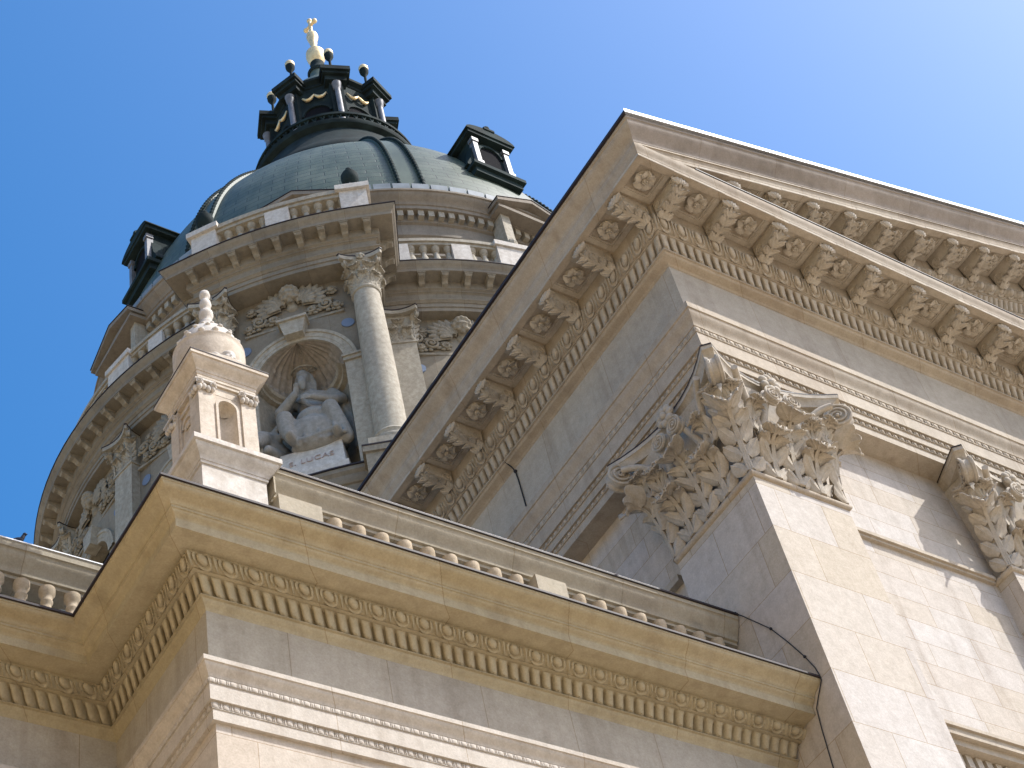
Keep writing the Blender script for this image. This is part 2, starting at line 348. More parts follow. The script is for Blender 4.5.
def leafspine(ht, reach, droop=1.0):
    """side view of a leaf: rises along the wall, then rolls outward; returns f(s) -> (y, z, ty, tz) and its length"""
    r = reach * 0.5; pts = []
    for v in np.linspace(0, 1, 60):
        if v < 0.66:
            q = v / 0.66; pts.append((-0.30 * reach * q ** 2.2, (ht - r) * q))
        else:
            th = (v - 0.66) / 0.34 * pi * (0.42 + 0.5 * droop); pts.append((-0.30 * reach - r * 0.95 * (1 - cos(th)), (ht - r) + r * sin(th)))
    return np.array(pts)
def leaflets(mb, sp, wd, pairs, fan, t, ridge=1.0, w0=0.58, nb=7, na=9, fold=0.0):
    """jagged leaf laid along a spine (y, z): side lobes in pairs, a fan of lobes at the rolled tip, twin stems"""
    L = np.concatenate([[0], np.cumsum(np.linalg.norm(np.diff(sp, axis=0), axis=1))]); T = L[-1]
    def S(x, l, d):
        l = min(max(l, 0), T * 1.06); y = np.interp(l, L, sp[:, 0]); z = np.interp(l, L, sp[:, 1]); e = T * 0.02
        ty = np.interp(min(l + e, T), L, sp[:, 0]) - np.interp(max(min(l, T) - e, 0), L, sp[:, 0]); tz = np.interp(min(l + e, T), L, sp[:, 1]) - np.interp(max(min(l, T) - e, 0), L, sp[:, 1])
        n = math.hypot(ty, tz); ty /= n; tz /= n
        if l > T: y += ty * (l - T); z += tz * (l - T)
        d2 = d - 0.55 * x * x / wd - fold * max(0, abs(x) - 0.04)
        return (x, y - tz * d2, z + ty * d2)
    def lobe(x0, l0, ang, ln, w, lift):
        P = np.zeros((na, nb, 3))
        for j in range(nb):
            q = j / (nb - 1) * 2 - 1; m = 1 - 0.34 * q * q - 0.07 * (1 - abs(cos(1.5 * pi * q)))
            for i in range(na):
                a = i / (na - 1); prof = 0.50 + 0.55 * sin(pi * 0.62 * a) - 0.12 * a ** 6
                o = q * w * prof; aa = a * m
                x = x0 + sin(ang) * ln * aa + cos(ang) * o; l = l0 + cos(ang) * ln * aa - sin(ang) * o
                d = lift * aa * aa + 0.40 * w * ridge * (0.5 - q * q) + 0.16 * w * cos(q * 3.0 * pi) * (0.3 + 0.7 * a) + 0.02 * wd
                P[i, j] = S(x, l, d)
        mb.thick(P, t)
    # backing sheet
    nv, nu = 16, 7; P = np.zeros((nv, nu, 3))
    for i in range(nv):
        v = i / (nv - 1) * 0.86
        for j in range(nu):
            u = j / (nu - 1) * 2 - 1; P[i, j] = S(u * wd * (0.19 + 0.10 * sin(pi * v)), v * T, -0.02 - 0.02 * wd * (1 - cos(u * pi)))
    mb.thick(P, t)
    for k in range(pairs):
        f = k / max(1, pairs - 1); l0 = T * (0.02 + 0.56 * f); ang = rad(37 - 8 * f + 14 * (f > 0.85)); ln = wd * (w0 + 0.10 * sin(pi * f)); w = wd * 0.15
        for sg in (-1, 1): lobe(sg * wd * 0.07, l0 - T * 0.02, sg * ang, ln, w, 0.20 * wd * (0.4 + f))
    for k in range(fan):
        ang = rad(-62 + 124 * k / (fan - 1)); lobe(sin(ang) * wd * 0.10, T * 0.76, ang * 0.85, T * 0.24 * (1 - 0.15 * abs(sin(ang))), wd * 0.16, -0.01 * wd)
    for sx in (-0.055, 0.0, 0.055):
        pts = [S(sx * wd * (1 - 0.5 * v), v * T * 0.86, 0.035 * wd) for v in np.linspace(0, 1, 14)]
        mb.tube(pts, np.linspace(wd * 0.042, wd * 0.018, 14), 6)
    return mb
def acanthus(wd, ht, reach, nv=26, nu=13, t=0.022, lobes=5, fold=0.0):
    return leaflets(MB(), leafspine(ht, reach), wd, lobes, 5, t, nb=9 if wd > 0.45 else 5, na=9 if wd > 0.45 else 7, fold=fold)
def scroll(R, wd, turns=2.4, n=46):
    """volute disc in the XZ plane, thickness along Y, with a raised spiral on both faces"""
    mb = MB(); Mx = Matrix.Rotation(pi / 2, 4, 'X')
    mb.lathe([(0.001, -wd * 0.34), (R * 0.9, -wd * 0.34), (R * 0.98, -wd * 0.36), (R * 0.98, -wd * 0.24), (R * 0.84, -wd * 0.16), (R * 0.84, wd * 0.16), (R * 0.98, wd * 0.24), (R * 0.98, wd * 0.36), (R * 0.9, wd * 0.34), (0.001, wd * 0.34)], 24, Mx)
    for sg in (-1, 1):
        pts = []; rr = []
        for i in range(n):
            a = i / (n - 1); th = a * turns * 2 * pi; q = R * (1 - 0.80 * a)
            pts.append((q * cos(th + pi / 2), sg * wd * (0.36 + 0.12 * a), q * sin(th + pi / 2))); rr.append(R * 0.115 * (1 - 0.45 * a))
        mb.tube(pts, rr, 6)
        mb.ball((0, sg * wd * 0.42, 0), (R * 0.17, wd * 0.16, R * 0.17), 8)
    return mb
def copyobj(src, parent, loc, rot=(0, 0, 0), scl=(1, 1, 1), name=None):
    o = src.copy(); COL.objects.link(o); o.parent = None; o.location = loc; o.rotation_euler = rot; o.scale = scl
    return adopt(o, parent)
def proto(name, mb, mat, parent, loc, rot=(0, 0, 0), scl=(1, 1, 1), angle=38):
    return mb.build(name, mat, parent, angle, loc=loc, rot=rot, scl=scl)
class Kit:
    """first call builds the mesh, later calls copy the object"""
    def __init__(s, name, mb, mat, angle=38): s.name, s.mb, s.mat, s.angle, s.o = name, mb, mat, angle, None
    def put(s, parent, loc, rz=0.0, scl=(1, 1, 1), rot=None):
        r = rot or (0, 0, rz)
        if s.o is None: s.o = s.mb.build(s.name, s.mat, parent, s.angle, loc=loc, rot=r, scl=scl); return s.o
        return copyobj(s.o, parent, loc, r, scl)
def sculpt(name, shapes, voxel, mat, parent, Mx=None, smooth=2):
    """one continuous carved surface out of overlapping ellipsoids and tapered limbs"""
    bm = bmesh.new()
    for sh in shapes:
        if sh[0] == 'e':
            _, c, r = sh[:3]; q = Matrix.Translation(c) @ (Matrix.Rotation(sh[3][0], 4, sh[3][1]) if len(sh) > 3 else Matrix.Identity(4)) @ Matrix.Diagonal((*r, 1))
            bmesh.ops.create_icosphere(bm, subdivisions=3, radius=1.0, matrix=q)
        elif sh[0] == 'b':
            _, c, r = sh[:3]; q = Matrix.Translation(c) @ (Matrix.Rotation(sh[3][0], 4, sh[3][1]) if len(sh) > 3 else Matrix.Identity(4)) @ Matrix.Diagonal((r[0] * 2, r[1] * 2, r[2] * 2, 1))
            bmesh.ops.create_cube(bm, size=1.0, matrix=q)
        else:
            pts, rs = sh[1], sh[2]
            for (a, b, ra, rb) in zip(pts[:-1], pts[1:], rs[:-1], rs[1:]):
                a = Vector(a); b = Vector(b); k = max(2, int((b - a).length / max(voxel, min(ra, rb) * 0.45)))
                for i in range(k + 1):
                    f = i / k; q = Matrix.Translation(a.lerp(b, f)) @ Matrix.Diagonal((*([ra + (rb - ra) * f] * 3), 1))
                    bmesh.ops.create_icosphere(bm, subdivisions=2 if ra > 3.5 * voxel else 1, radius=1.0, matrix=q)
    me = bpy.data.meshes.new('tmp'); bm.to_mesh(me); bm.free()
    o = bpy.data.objects.new('tmp', me); COL.objects.link(o)
    md = o.modifiers.new('r', 'REMESH'); md.mode = 'VOXEL'; md.voxel_size = voxel
    if smooth:
        s2 = o.modifiers.new('s', 'SMOOTH'); s2.iterations = smooth; s2.factor = 0.5
    dg = bpy.context.evaluated_depsgraph_get(); dg.update()
    me2 = bpy.data.meshes.new_from_object(o.evaluated_get(dg)); bpy.data.objects.remove(o); me2.name = name
    if Mx is not None: me2.transform(Mx)
    me2.polygons.foreach_set('use_smooth', [True] * len(me2.polygons))
    me2.materials.clear()
    return link(name, me2, mat, parent)

# ------------------------------------------------------------------ ground
g = MB(); g.add([(-900, -900, 0), (900, -900, 0), (900, 900, 0), (-900, 900, 0)], [(0, 1, 2, 3)])
tag(g.build('paved_square', M['ground'], None, 0), kind='structure')

# building added out of view, left: its ochre face bounces warm light onto the flanks
nb = empty('bounce_building', (-13, 12, 0), 'added ochre building out of view, bouncing warm light onto the church flank', 'building')
b = MB(); b.box(-30, -13, -30, 60, 0, 28); b.box(-30, -12.6, -30.2, 60.2, 27.2, 27.9); b.box(-30, -12.8, -30.1, 60.1, 5.0, 5.4); b.build('wall', M['ochre'], nb, 0)
KW = Kit('window', MB().box(-0.02, 0.12, -0.65, 0.65, 0, 2.1).box(-0.05, 0.25, -0.85, 0.85, 2.15, 2.35).box(-0.05, 0.2, -0.8, 0.8, -0.15, -0.03), M['glass'], 0)
for z in (1.4, 6.6, 11.0, 15.4, 19.8, 23.8):
    for k in range(20): KW.put(nb, (-13, -26 + 4.3 * k, z))

# ================================================================== CHURCH FRONT (gabled block on the right)
XF, YF = 14.964, 11.513; XR, YB = 41.0, 25.0; YW, XW = 11.90, 15.34
front = empty('church_front', (XF, YF, 0), 'tall pale stone church front with a sunlit corner pier, leafy capitals and a pediment', 'church building')
b = MB()
b.box(XW, XR, YW, YB, 16.06, 24.0); b.box(XW, 17.06, YW, YB, 0, 16.06); b.box(17.06, XR, YW + 0.34, YB, 0, 16.06)
b.box(XW + 0.1, XR, YF + 0.6, YB, 24.0, 26.0)
b.build('wall', M['ashlar_fine'], front, 0)
path = [(XF, YB), (XF, YF), (XR, YF)]
# piers
def pier(x0, x1, y1):
    q = MB(); q.box(x0, x1, YF, y1, 0, 19.63)
    p = q.build('pier', M['ashlar'], front, 0)
    a = MB(); pts = [(x0, y1), (x0, YF), (x1, YF), (x1, y1)]
    sweep(a, [(0, 19.60), (0.02, 19.605), (0.045, 19.63), (0.055, 19.66), (0.045, 19.69), (0.02, 19.71), (0, 19.72)], pts)
    a.build('necking', M['run'], p); return p
PW = 1.84
piers = [pier(XF, XF + PW, 13.45), pier(20.24, 20.24 + PW, YW + 0.02), pier(25.52, 25.52 + PW, YW + 0.02)]
# string courses level with the neckings
for (a0, a1) in ((XF + PW + 0.08, 20.16), (20.24 + PW + 0.08, 25.44), (25.52 + PW + 0.08, XR)):
    q = MB(); q.box(a0, a1, YW - 0.06, YW + 0.05, 19.60, 19.65); q.box(a0, a1, YW - 0.10, YW + 0.05, 19.65, 19.72)
    q.build('string_course', M['run'], front, 0)
q = MB(); q.box(XW - 0.12, XW + 0.05, 13.76, YB, 19.66, 19.78); q.build('string_course', M['run'], front, 0)
# recessed panel and hood between the first two piers
for a0, a1 in ((17.06, 20.1),):
    hb = MB(); y = YW + 0.34
    for (p0, z0, z1) in ((0.10, 15.05, 15.17), (0.16, 15.17, 15.33), (0.42, 15.55, 15.66), (0.50, 15.66, 15.78), (0.54, 15.78, 15.84)):
        hb.box(a0, a1, y - p0, y + 0.1, z0, z1)
    h = hb.build('window_hood', M['run'], front, 0)
    x = a0 + 0.1; KD = Kit('dentil', MB().box(0, 0.11, -0.30, 0.05, 15.33, 15.54), M['frieze'], 0)
    while x < a1 - 0.1: KD.put(h, (x, y, 0)); x += 0.19
    q = MB(); q.box(a0, a1, y - 0.2, y + 0.05, 15.32, 15.545); q.build('dentil_band', M['frieze'], h, 0)
# architrave
ar = MB()
sweep(ar, [(-0.75, 21.99), (0, 21.99), (0, 22.16)], path); sweep(ar, [(0.06, 22.245), (0.06, 22.40)], path); sweep(ar, [(0.12, 22.49), (0.12, 22.80)], path)
sweep(ar, [(-0.03, 22.157), (0.02, 22.16), (0.02, 22.245), (0.06, 22.245)], path); sweep(ar, [(0.03, 22.397), (0.08, 22.40), (0.08, 22.49), (0.12, 22.49)], path)
sweep(ar, [(0.12, 22.80), (0.135, 22.80), (0.135, 22.915), (0.15, 22.92)] + cyma(0.15, 22.92, 0.25, 23.20) + [(0.27, 23.21), (0.27, 23.345), (0.02, 23.40)], path)
arch = ar.build('architrave', M['run'], front)
bd = MB()
relief(bd, lambda s: (0.012, 22.165 + 0.08 * s), bead(0.028), path, 0.145, 14, 7)
relief(bd, lambda s: (0.072, 22.405 + 0.08 * s), bead(0.028), path, 0.145, 14, 7)
relief(bd, lambda s: (0.127, 22.81 + 0.10 * s), bead(0.025), path, 0.17, 14, 7)
bd.build('bead_moulding', M['run'], arch, 60)
fr = MB(); sweep(fr, [(0.02, 23.36), (0.02, 24.75)], path); fr.build('frieze', M['frieze'], front)
# cornice
co = MB()
sweep(co, [(0.02, 24.73)] + cyma(0.03, 24.735, 0.20, 24.84, 6) + [(0.235, 24.845), (0.235, 24.875), (0.18, 24.88)], path)
sweep(co, [(0.10, 24.87), (0.15, 25.115), (0.362, 25.115), (0.362, 25.158), (0.30, 25.15), (0.32, 25.304), (0.50, 25.304), (0.50, 25.37), (0.48, 25.37), (0.50, 25.64), (1.10, 25.64)], path)
corn = co.build('cornice', M['run'], front)
lf = MB(); relief(lf, lambda s: (0.235 + 0.10 * s ** 1.6, 24.885 + 0.225 * s), tongue(0.10), path, 1.076 / 6, 12, 9); lf.build('leaf_moulding', M['carved'], corn, 60)
eg = MB(); relief(eg, ovolo(0.362, 25.16, 0.495, 25.30), egg(0.06), path, 1.076 / 3, 18, 14); eg.build('egg_moulding', M['carved'], corn, 60)
# corona: crown carries round the flank and up the rake
c2 = MB()
sweep(c2, [(1.10, 25.60), (1.235, 25.60), (1.235, 25.68)] + cyma(1.24, 25.685, 1.29, 25.86, 6) + [(1.29, 25.86), (1.29, 25.905), (0.2, 25.96)], path)
c2.build('corona', M['run'], corn)
SL = 0.322; X0 = XF - 1.53; ZT = 25.93
crown = [(1.27, 25.86), (1.285, 25.865), (1.285, 25.90)] + cyma(1.295, 25.905, 1.49, 26.18, 8) + [(1.515, 26.19), (1.515, 26.235)]
c3 = MB(); fl = [(XF, YB), (XF, YF)]
P_, _m = mitres(fl)
G = np.array([[(XF - p, YB, z), (XF - p, YF - p, z)] for p, z in crown]); c3.grid(G, uv=[[(0, i * .05), (YB - YF, i * .05)] for i in range(len(crown))])
c3.build('crown_moulding', M['run'], corn)
xe = 39.0
def rakegrid(prof, xend=xe, start=True):
    G = []; 
    for p, z in prof:
        xs = max(XF - p, X0 + (ZT - z) / SL) if z < 25.86 else XF - p
        zs = z if xs == XF - p and z >= 25.86 else z + SL * (xs - X0)
        G.append([(xs + (xend - xs) * f, YF - p, zs + (z + SL * (xend - X0) - zs) * f) for f in np.linspace(0, 1, 2)])
    return np.array(G)
def rk(prof, name, mat, parent, angle=38):
    q = MB(); G = rakegrid(prof); q.grid(G, uv=[[(a[0], i * .05) for a in r] for i, r in enumerate(G)])
    return q.build(name, mat, parent, angle)
rake = rk(crown + [(0.3, 26.26)], 'raking_cornice', M['grimy'], front)
rk([(0.50, 25.64), (1.06, 25.64), (1.10, 25.60), (1.235, 25.60), (1.235, 25.68)] + cyma(1.24, 25.685, 1.29, 25.86, 6) + [(1.26, 25.862)], 'raking_corona', M['run'], rake)
rk([(0.02, 24.73)] + cyma(0.03, 24.735, 0.20, 24.84, 6) + [(0.235, 24.845), (0.235, 24.875), (0.10, 24.88), (0.15, 25.115), (0.362, 25.115), (0.362, 25.158), (0.30, 25.15), (0.32, 25.304), (0.50, 25.304), (0.50, 25.37), (0.48, 25.37), (0.50, 25.64)], 'raking_bed_moulding', M['run'], rake)
def rakerelief(curve, h, pitch, nt, ns, name):
    """running ornament of the sloping bed moulding, starting where it clears the level cornice"""
    q = MB(); ss = np.linspace(0, 1, ns); C = np.array([curve(s) for s in ss]); T = np.gradient(C, axis=0); T /= np.linalg.norm(T, axis=1, keepdims=True); Nn = np.stack([T[:, 1], -T[:, 0]], 1)
    x0 = X0 + (25.96 - C[0, 1]) / SL + 0.05; n = round((xe - x0) / pitch); tt = np.linspace(0, n, n * nt + 1); xx = x0 + tt * pitch
    G = np.zeros((ns, len(tt), 3))
    for a in range(ns):
        hh = np.array([h(ss[a], t % 1.0) for t in tt])
        G[a, :, 0] = xx; G[a, :, 1] = YF - (C[a, 0] + hh * Nn[a, 0]); G[a, :, 2] = C[a, 1] + hh * Nn[a, 1] + SL * (xx - X0)
    q.grid(G, uv=[[(0.3, 0.0)] * len(tt)] * ns); q.build(name, M['carved'], rake, 60)
rakerelief(lambda s: (0.235 + 0.10 * s ** 1.6, 24.885 + 0.225 * s), tongue(0.10), 1.03 / 6, 12, 9, 'leaf_moulding')
rakerelief(ovolo(0.362, 25.16, 0.495, 25.30), egg(0.06), 1.03 / 3, 18, 14, 'egg_moulding')
# tympanum
q = MB(); q.add([(14.3, YF, 25.9), (xe, YF, 25.9), (xe, YF, 25.2 + SL * (xe - X0)), (14.3, YF, 25.7 + SL * 0.9)], [(0, 1, 2, 3)]); q.build('tympanum', M['ashlar_fine'], front, 0)
# metal edges
q = MB(); G = np.array([[(XF - p, YB, z), (XF - p, YF - p, z)] for p, z in ((1.50, 26.237), (1.56, 26.237), (1.56, 26.30), (1.0, 26.33))]); q.grid(G); q.build('eaves_gutter', M['flash'], front, 0)
q = MB(); q.grid(rakegrid([(1.56, 26.24), (1.57, 26.245), (1.57, 26.325), (0.6, 26.36)])); q.build('verge_flashing', M['tin'], front, 0)
q = MB(); sweep(q, [(1.22, 25.909), (1.305, 25.909), (1.305, 25.93), (1.1, 25.965)], [(XF - 0.0, YF), (XR, YF)]); q.build('ledge_flashing', M['flash'], front, 0)
q = MB(); q.add([(X0 + 0.3, YF - 1.2, 26.30), (xe, YF - 1.2, 26.30 + SL * (xe - X0 - 0.3)), (xe, YB, 26.30 + SL * (xe - X0 - 0.3)), (X0 + 0.3, YB, 26.30)], [(0, 1, 2, 3)]); q.build('roof', M['roof'], front, 0)
q = MB(); q.box(XW, xe, YF + 0.3, YB, 25.0, 26.1); q.build('attic_core', M['roof'], front, 0)
# coffers, modillions, rosettes
def modillion():
    mb = MB(); n = 26; w = 0.115; top = 0.0; prof = []
    # side outline (y forward negative, z down negative)
    for i in range(n + 1):
        a = i / n; y = -0.02 - 0.58 * a; z = -0.35 + 0.21 * (a ** 0.9) + 0.035 * sin(a * 2 * pi)
        prof.append((y, z))
    prof += [(-0.655, -0.115), (-0.665, -0.07), (-0.645, -0.03)]
    V = [(sx, y, z) for sx in (-w, w) for y, z in prof] ; k = len(prof)
    T = [(sx, y, 0.03) for sx in (-w, w) for y, z in prof]
    F = [];
    for i in range(k - 1):
        F.append((i, i + 1, k + i + 1, k + i)); F.append((i + 1, i, 2 * k + i, 2 * k + i + 1)); F.append((k + i, k + i + 1, 3 * k + i + 1, 3 * k + i))
    F.append((k - 1, 2 * k - 1, 4 * k - 1, 3 * k - 1))
    mb.add(V + T, F)
    for sx in (-w - 0.005, w + 0.005):       # scroll ridges on both cheeks
        for (cy, cz, R, tn) in ((-0.16, -0.20, 0.125, 1.6), (-0.575, -0.085, 0.07, 1.4)):
            pts = [(sx, cy + R * (1 - .75 * t) * cos(t * tn * 2 * pi - pi / 2), cz + R * (1 - .75 * t) * sin(t * tn * 2 * pi - pi / 2)) for t in np.linspace(0, 1, 22)]
            mb.tube(pts, np.linspace(0.018, 0.01, 22), 5)
    # acanthus leaf lying under the bracket, curling at the front
    sp = [(-0.04 - 0.54 * a, -0.40 + 0.21 * a ** 0.9 + 0.035 * sin(a * 2 * pi)) for a in np.linspace(0, 1, 24)]
    sp += [(-0.58 - 0.085 * sin(th), -0.24 + 0.085 * (1 - cos(th)) + 0.055) for th in np.linspace(0.15, pi * 1.0, 12)]
    sp = np.array(sp); R2 = MB(); leaflets(R2, sp, 0.40, 4, 5, 0.016, w0=0.42, nb=7, na=8)
    mb.add(np.concatenate(R2.v), R2.f)
    return mb
def rosette():
    mb = MB()
    for k in range(6):
        a = k * pi / 3 + 0.2; nv, nu = 7, 7; P = np.zeros((nv, nu, 3))
        for i in range(nv):
            v = i / (nv - 1); r = 0.04 + 0.15 * v; z = -0.035 - 0.055 * sin(pi * v * 0.9) + 0.02 * v
            hw = 0.085 * sin(pi * (0.18 + 0.74 * v)) ** 0.7
            for j in range(nu):
                u = j / (nu - 1) * 2 - 1; x = r; y = u * hw; zz = z - 0.03 * u * u + 0.018 * (1 - u * u) * sin(3 * u)
                P[i, j] = (x * cos(a) - y * sin(a), x * sin(a) + y * cos(a), zz)
        mb.thick(P, 0.02)
    mb.ball((0, 0, -0.075), (0.055, 0.055, 0.05), 10)
    for k in range(5): mb.ball((0.035 * cos(k * 1.257), 0.035 * sin(k * 1.257), -0.115), 0.022, 6)
    mb.lathe([(0.17, 0.0), (0.15, -0.03), (0.001, -0.035)], 16)
    return mb
KM = Kit('modillion', modillion(), M['carved'], 45); KR = Kit('rosette', rosette(), M['carved'], 60)
def coffer_mb():
    """square sunk panel: stepped frame round it, one closed ring"""
    mb = MB(); G = []
    for r, z in ((0.37, 0.02), (0.37, -0.03), (0.275, -0.03), (0.273, -0.014), (0.24, -0.014), (0.238, 0.02)): G.append([(-r, -r, z), (r, -r, z), (r, r, z), (-r, r, z)])
    return mb.grid(np.array(G), closeu=True)
KC = Kit('coffer', coffer_mb(), M['carved'], 0)
def coffer(x, y, parent=None, z=25.64, tilt=0.0): KC.put(parent or corn, (x, y, z), rot=(0, tilt, 0))
pt = 1.076; xr0, yr0 = XF - 0.87, YF - 0.87
for k in range(0, 23):
    KR.put(corn, (xr0 + pt * k, yr0, 25.63)); coffer(xr0 + pt * k, yr0)
    if k: KM.put(corn, (xr0 + pt * (k - 0.5) , YF - 0.50, 25.63))
for k in range(1, 12):
    KR.put(corn, (xr0, yr0 + 1.085 * k, 25.63), 0.5); coffer(xr0, yr0 + 1.085 * k)
    KM.put(corn, (XF - 0.50, yr0 + 1.085 * (k - 0.5) , 25.63), -pi / 2)
ang = math.atan(SL)
for k in range(-5, 18):
    x = 20.15 + 1.03 * k; z = 25.63 + SL * (x - X0)
    KM.put(rake, (x, YF - 0.50, z), rot=(0, -ang, 0))
    x2 = x + 0.515; z2 = 25.63 + SL * (x2 - X0)
    KR.put(rake, (x2, yr0, z2), rot=(0, -ang, 0)); coffer(x2, yr0, rake, z2 + 0.01, -ang)
# Corinthian capitals of the square piers
CB, CT = 19.72, 21.74
KL1 = Kit('acanthus_leaf', acanthus(0.60, 0.76, 0.38, lobes=3), M['carved'], 60)
KL2 = Kit('acanthus_leaf', acanthus(0.58, 1.20, 0.48, lobes=4), M['carved'], 60)
KL3 = Kit('acanthus_leaf', acanthus(0.58, 1.14, 0.46, lobes=4, fold=0.5), M['carved'], 60)
KL4 = Kit('acanthus_leaf', acanthus(0.52, 0.55, 0.30, nv=20, lobes=3), M['carved'], 60)
KV = Kit('volute', scroll(0.235, 0.24), M['carved'], 50); KH = Kit('helix', scroll(0.165, 0.14), M['carved'], 50)
def fleuron():
    mb = MB()
    for k in range(7):
        a = k * 2 * pi / 7; mb.ball((0.13 * cos(a), -0.06, 0.13 * sin(a)), (0.085, 0.06, 0.075), 8)
    mb.ball((0, -0.09, 0), (0.07, 0.07, 0.07), 8); mb.ball((0, 0.0, 0), (0.15, 0.07, 0.15), 10); return mb
KF = Kit('fleuron', fleuron(), M['carved'], 60)
def capital(x0, x1, y1, deep):
    cap = None
    yb = y1; cx = (x0 + x1) / 2
    q = MB(); fl = 0.07
    V = []; zs = np.linspace(CB, CT, 9)
    G = [[(x0 - f, yb), (x0 - f, YF - f), (x1 + f, YF - f), (x1 + f, yb)] for f in [-0.10 + 0.22 * (i / 8) ** 2.5 for i in range(9)]]
    q.grid(np.array([[(a, b_, z) for a, b_ in r] for r, z in zip(G, zs)]), uv=[[(0.3, 0)] * 4] * 9)
    cap = q.build('capital', M['carved'], front, 30)
    # abacus with hollow sides and cut horns
    def aba(e):
        h = 0.47 + e; c = 0.12; pts = []
        def side(a, b2, n=12):
            a = np.array(a); b2 = np.array(b2); d = b2 - a; nn = np.array([d[1], -d[0]]) / np.linalg.norm(d)
            return [tuple(a + d * t - nn * 0.34 * (1 - (2 * t - 1) ** 2)) for t in np.linspace(0, 1, n)]
        if deep: pts += side((x0 - h + 0.03, yb + h - 0.12), (x0 - h, YF - h + c))
        else: pts += [(x0 - h + 0.32, yb), (x0 - h, YF - h + c)]
        pts += side((x0 - h + c, YF - h), (x1 + h - c, YF - h))
        pts += [(x1 + h, YF - h + c), (x1 + h - 0.32, yb)]
        if deep: pts += [(x0 + 0.4, yb + 0.3)]
        return pts
    a = MB(); lv = ((-0.10, 21.74), (-0.085, 21.80), (-0.02, 21.88), (0.0, 21.885), (0.0, 21.983)); A = [aba(e) for e, z in lv]
    a.grid(np.array([[(px, py, z) for px, py in P] for P, (e, z) in zip(A, lv)]), closeu=True)
    n = len(A[0]); a.add([(px, py, lv[0][1]) for px, py in A[0]], [tuple(range(n))[::-1]])
    ab = a.build('abacus', M['carved'], cap, 40)
    fl_ = MB(); P0 = np.array([(px, py) for px, py in A[-1]]); cen = P0.mean(0); P1 = P0 + (P0 - cen) / np.linalg.norm(P0 - cen, axis=1, keepdims=True) * 0.012
    fl_.grid(np.array([[(px, py, 21.955) for px, py in P1], [(px, py, 21.986) for px, py in P1]]), closeu=True); fl_.build('lead_edge', M['flash'], ab, 0)
    # face set: front, flank
    def face(o, d, nrm, W, rz):
        o = Vector(o); d = Vector(d); nrm = Vector(nrm)
        at = lambda f, out, z: o + d * (W * f) + nrm * out + Vector((0, 0, z))
        for f in (0.27, 0.73): KL1.put(cap, at(f, 0.03, CB - 0.01), rz)
        KL2.put(cap, at(0.5, 0.05, CB - 0.01), rz)
        for f, sg in ((0.5 - 0.10, 1), (0.5 + 0.10, -1)):
            KH.put(cap, at(f, 0.33, CB + 1.66), rz, (sg, 1, 1))
        for f, sg in ((0.27, 1), (0.73, -1)):   # stalks feeding the scrolls
            t = MB(); pts = []
            for a_ in np.linspace(0, 1, 16):
                pts.append(at(f + sg * 0.13 * a_ ** 1.5, 0.06 + 0.22 * a_ ** 1.5, CB + 0.75 + 1.0 * a_ - 0.0))
            t.tube(pts, np.linspace(0.075, 0.05, 16), 8)
            pts = []
            for a_ in np.linspace(0, 1, 18):
                pts.append(at(f - sg * 0.30 * a_ ** 1.7, 0.06 + 0.42 * a_ ** 2, CB + 0.75 + 1.06 * sin(a_ * pi * 0.5)))
            t.tube(pts, np.linspace(0.075, 0.055, 18), 8); t.build('stalk', M['carved'], cap, 60)
            KL4.put(cap, at(f - sg * 0.10, 0.12, CB + 0.92), rz + sg * 0.3, (0.75, 0.9, 0.9))
        KF.put(cap, at(0.5, 0.20, 21.84), rz)
    face((x0, YF, 0), (1, 0, 0), (0, -1, 0), x1 - x0, 0.0)
    if deep: face((x0, y1, 0), (0, -1, 0), (-1, 0, 0), y1 - YF, -pi / 2)
    corners = [((x0, YF), -pi / 4), ((x1, YF), pi / 4)] + ([((x0, y1), -3 * pi / 4 + 0.35)] if deep else [])
    for (px, py), rz in corners:
        nx, ny = sin(rz), -cos(rz)
        KL3.put(cap, (px + nx * 0.0, py + ny * 0.0, CB - 0.01), rz)
        KV.put(cap, (px + nx * 0.44, py + ny * 0.44, CT - 0.24), rz + pi / 2)
        for sg in (-1, 1): KL4.put(cap, (px + nx * 0.10 + sg * 0.12 * cos(rz), py + ny * 0.10 + sg * 0.12 * sin(rz), CB + 1.22), rz + sg * 0.45, (0.7, 0.8, 0.72))
    return cap
capital(XF, XF + PW, 13.45, True); capital(20.24, 20.24 + PW, YW + 0.02, False); capital(25.52, 25.52 + PW, YW + 0.02, False)

# ================================================================== LOW WING
XL, YL, YL2 = 6.695, 12.69, 15.02
wing = empty('side_wing', (XL, YL, 0), 'lower honey coloured stone wing in the foreground with an egg and dart cornice', 'church wing')
wp = [(-30, YL2), (XL, YL2), (XL, YL), (XF - 0.005, YL)]
q = MB(); sweep(q, [(-0.04, 0), (-0.04, 13.66)], wp); q.build('wall', M['wingashlar'], wing, 0)
q = MB()
sweep(q, [(-0.04, 13.62), (0.01, 13.62), (0.01, 13.76)], wp); sweep(q, [(-0.03, 13.757), (0.02, 13.76), (0.02, 13.845), (0.055, 13.845), (0.055, 14.06), (0.065, 14.06), (0.065, 14.13), (0.07, 14.135)] + cyma(0.07, 14.135, 0.145, 14.27, 6) + [(0.16, 14.275), (0.16, 14.335), (0.04, 14.36)], wp)
wa = q.build('architrave', M['wingarch'], wing)
q = MB(); relief(q, lambda s: (0.02, 13.77 + 0.075 * s), bead(0.014), wp[1:], 0.122, 14, 7); relief(q, lambda s: (0.067, 14.065 + 0.06 * s), bead(0.011), wp[1:], 0.122, 14, 7)
q.build('bead_moulding', M['wingarch'], wa, 60)
q = MB(); sweep(q, [(0.04, 14.35), (0.04, 15.10)], wp); q.build('frieze', M['wingfrieze'], wing)
q = MB()
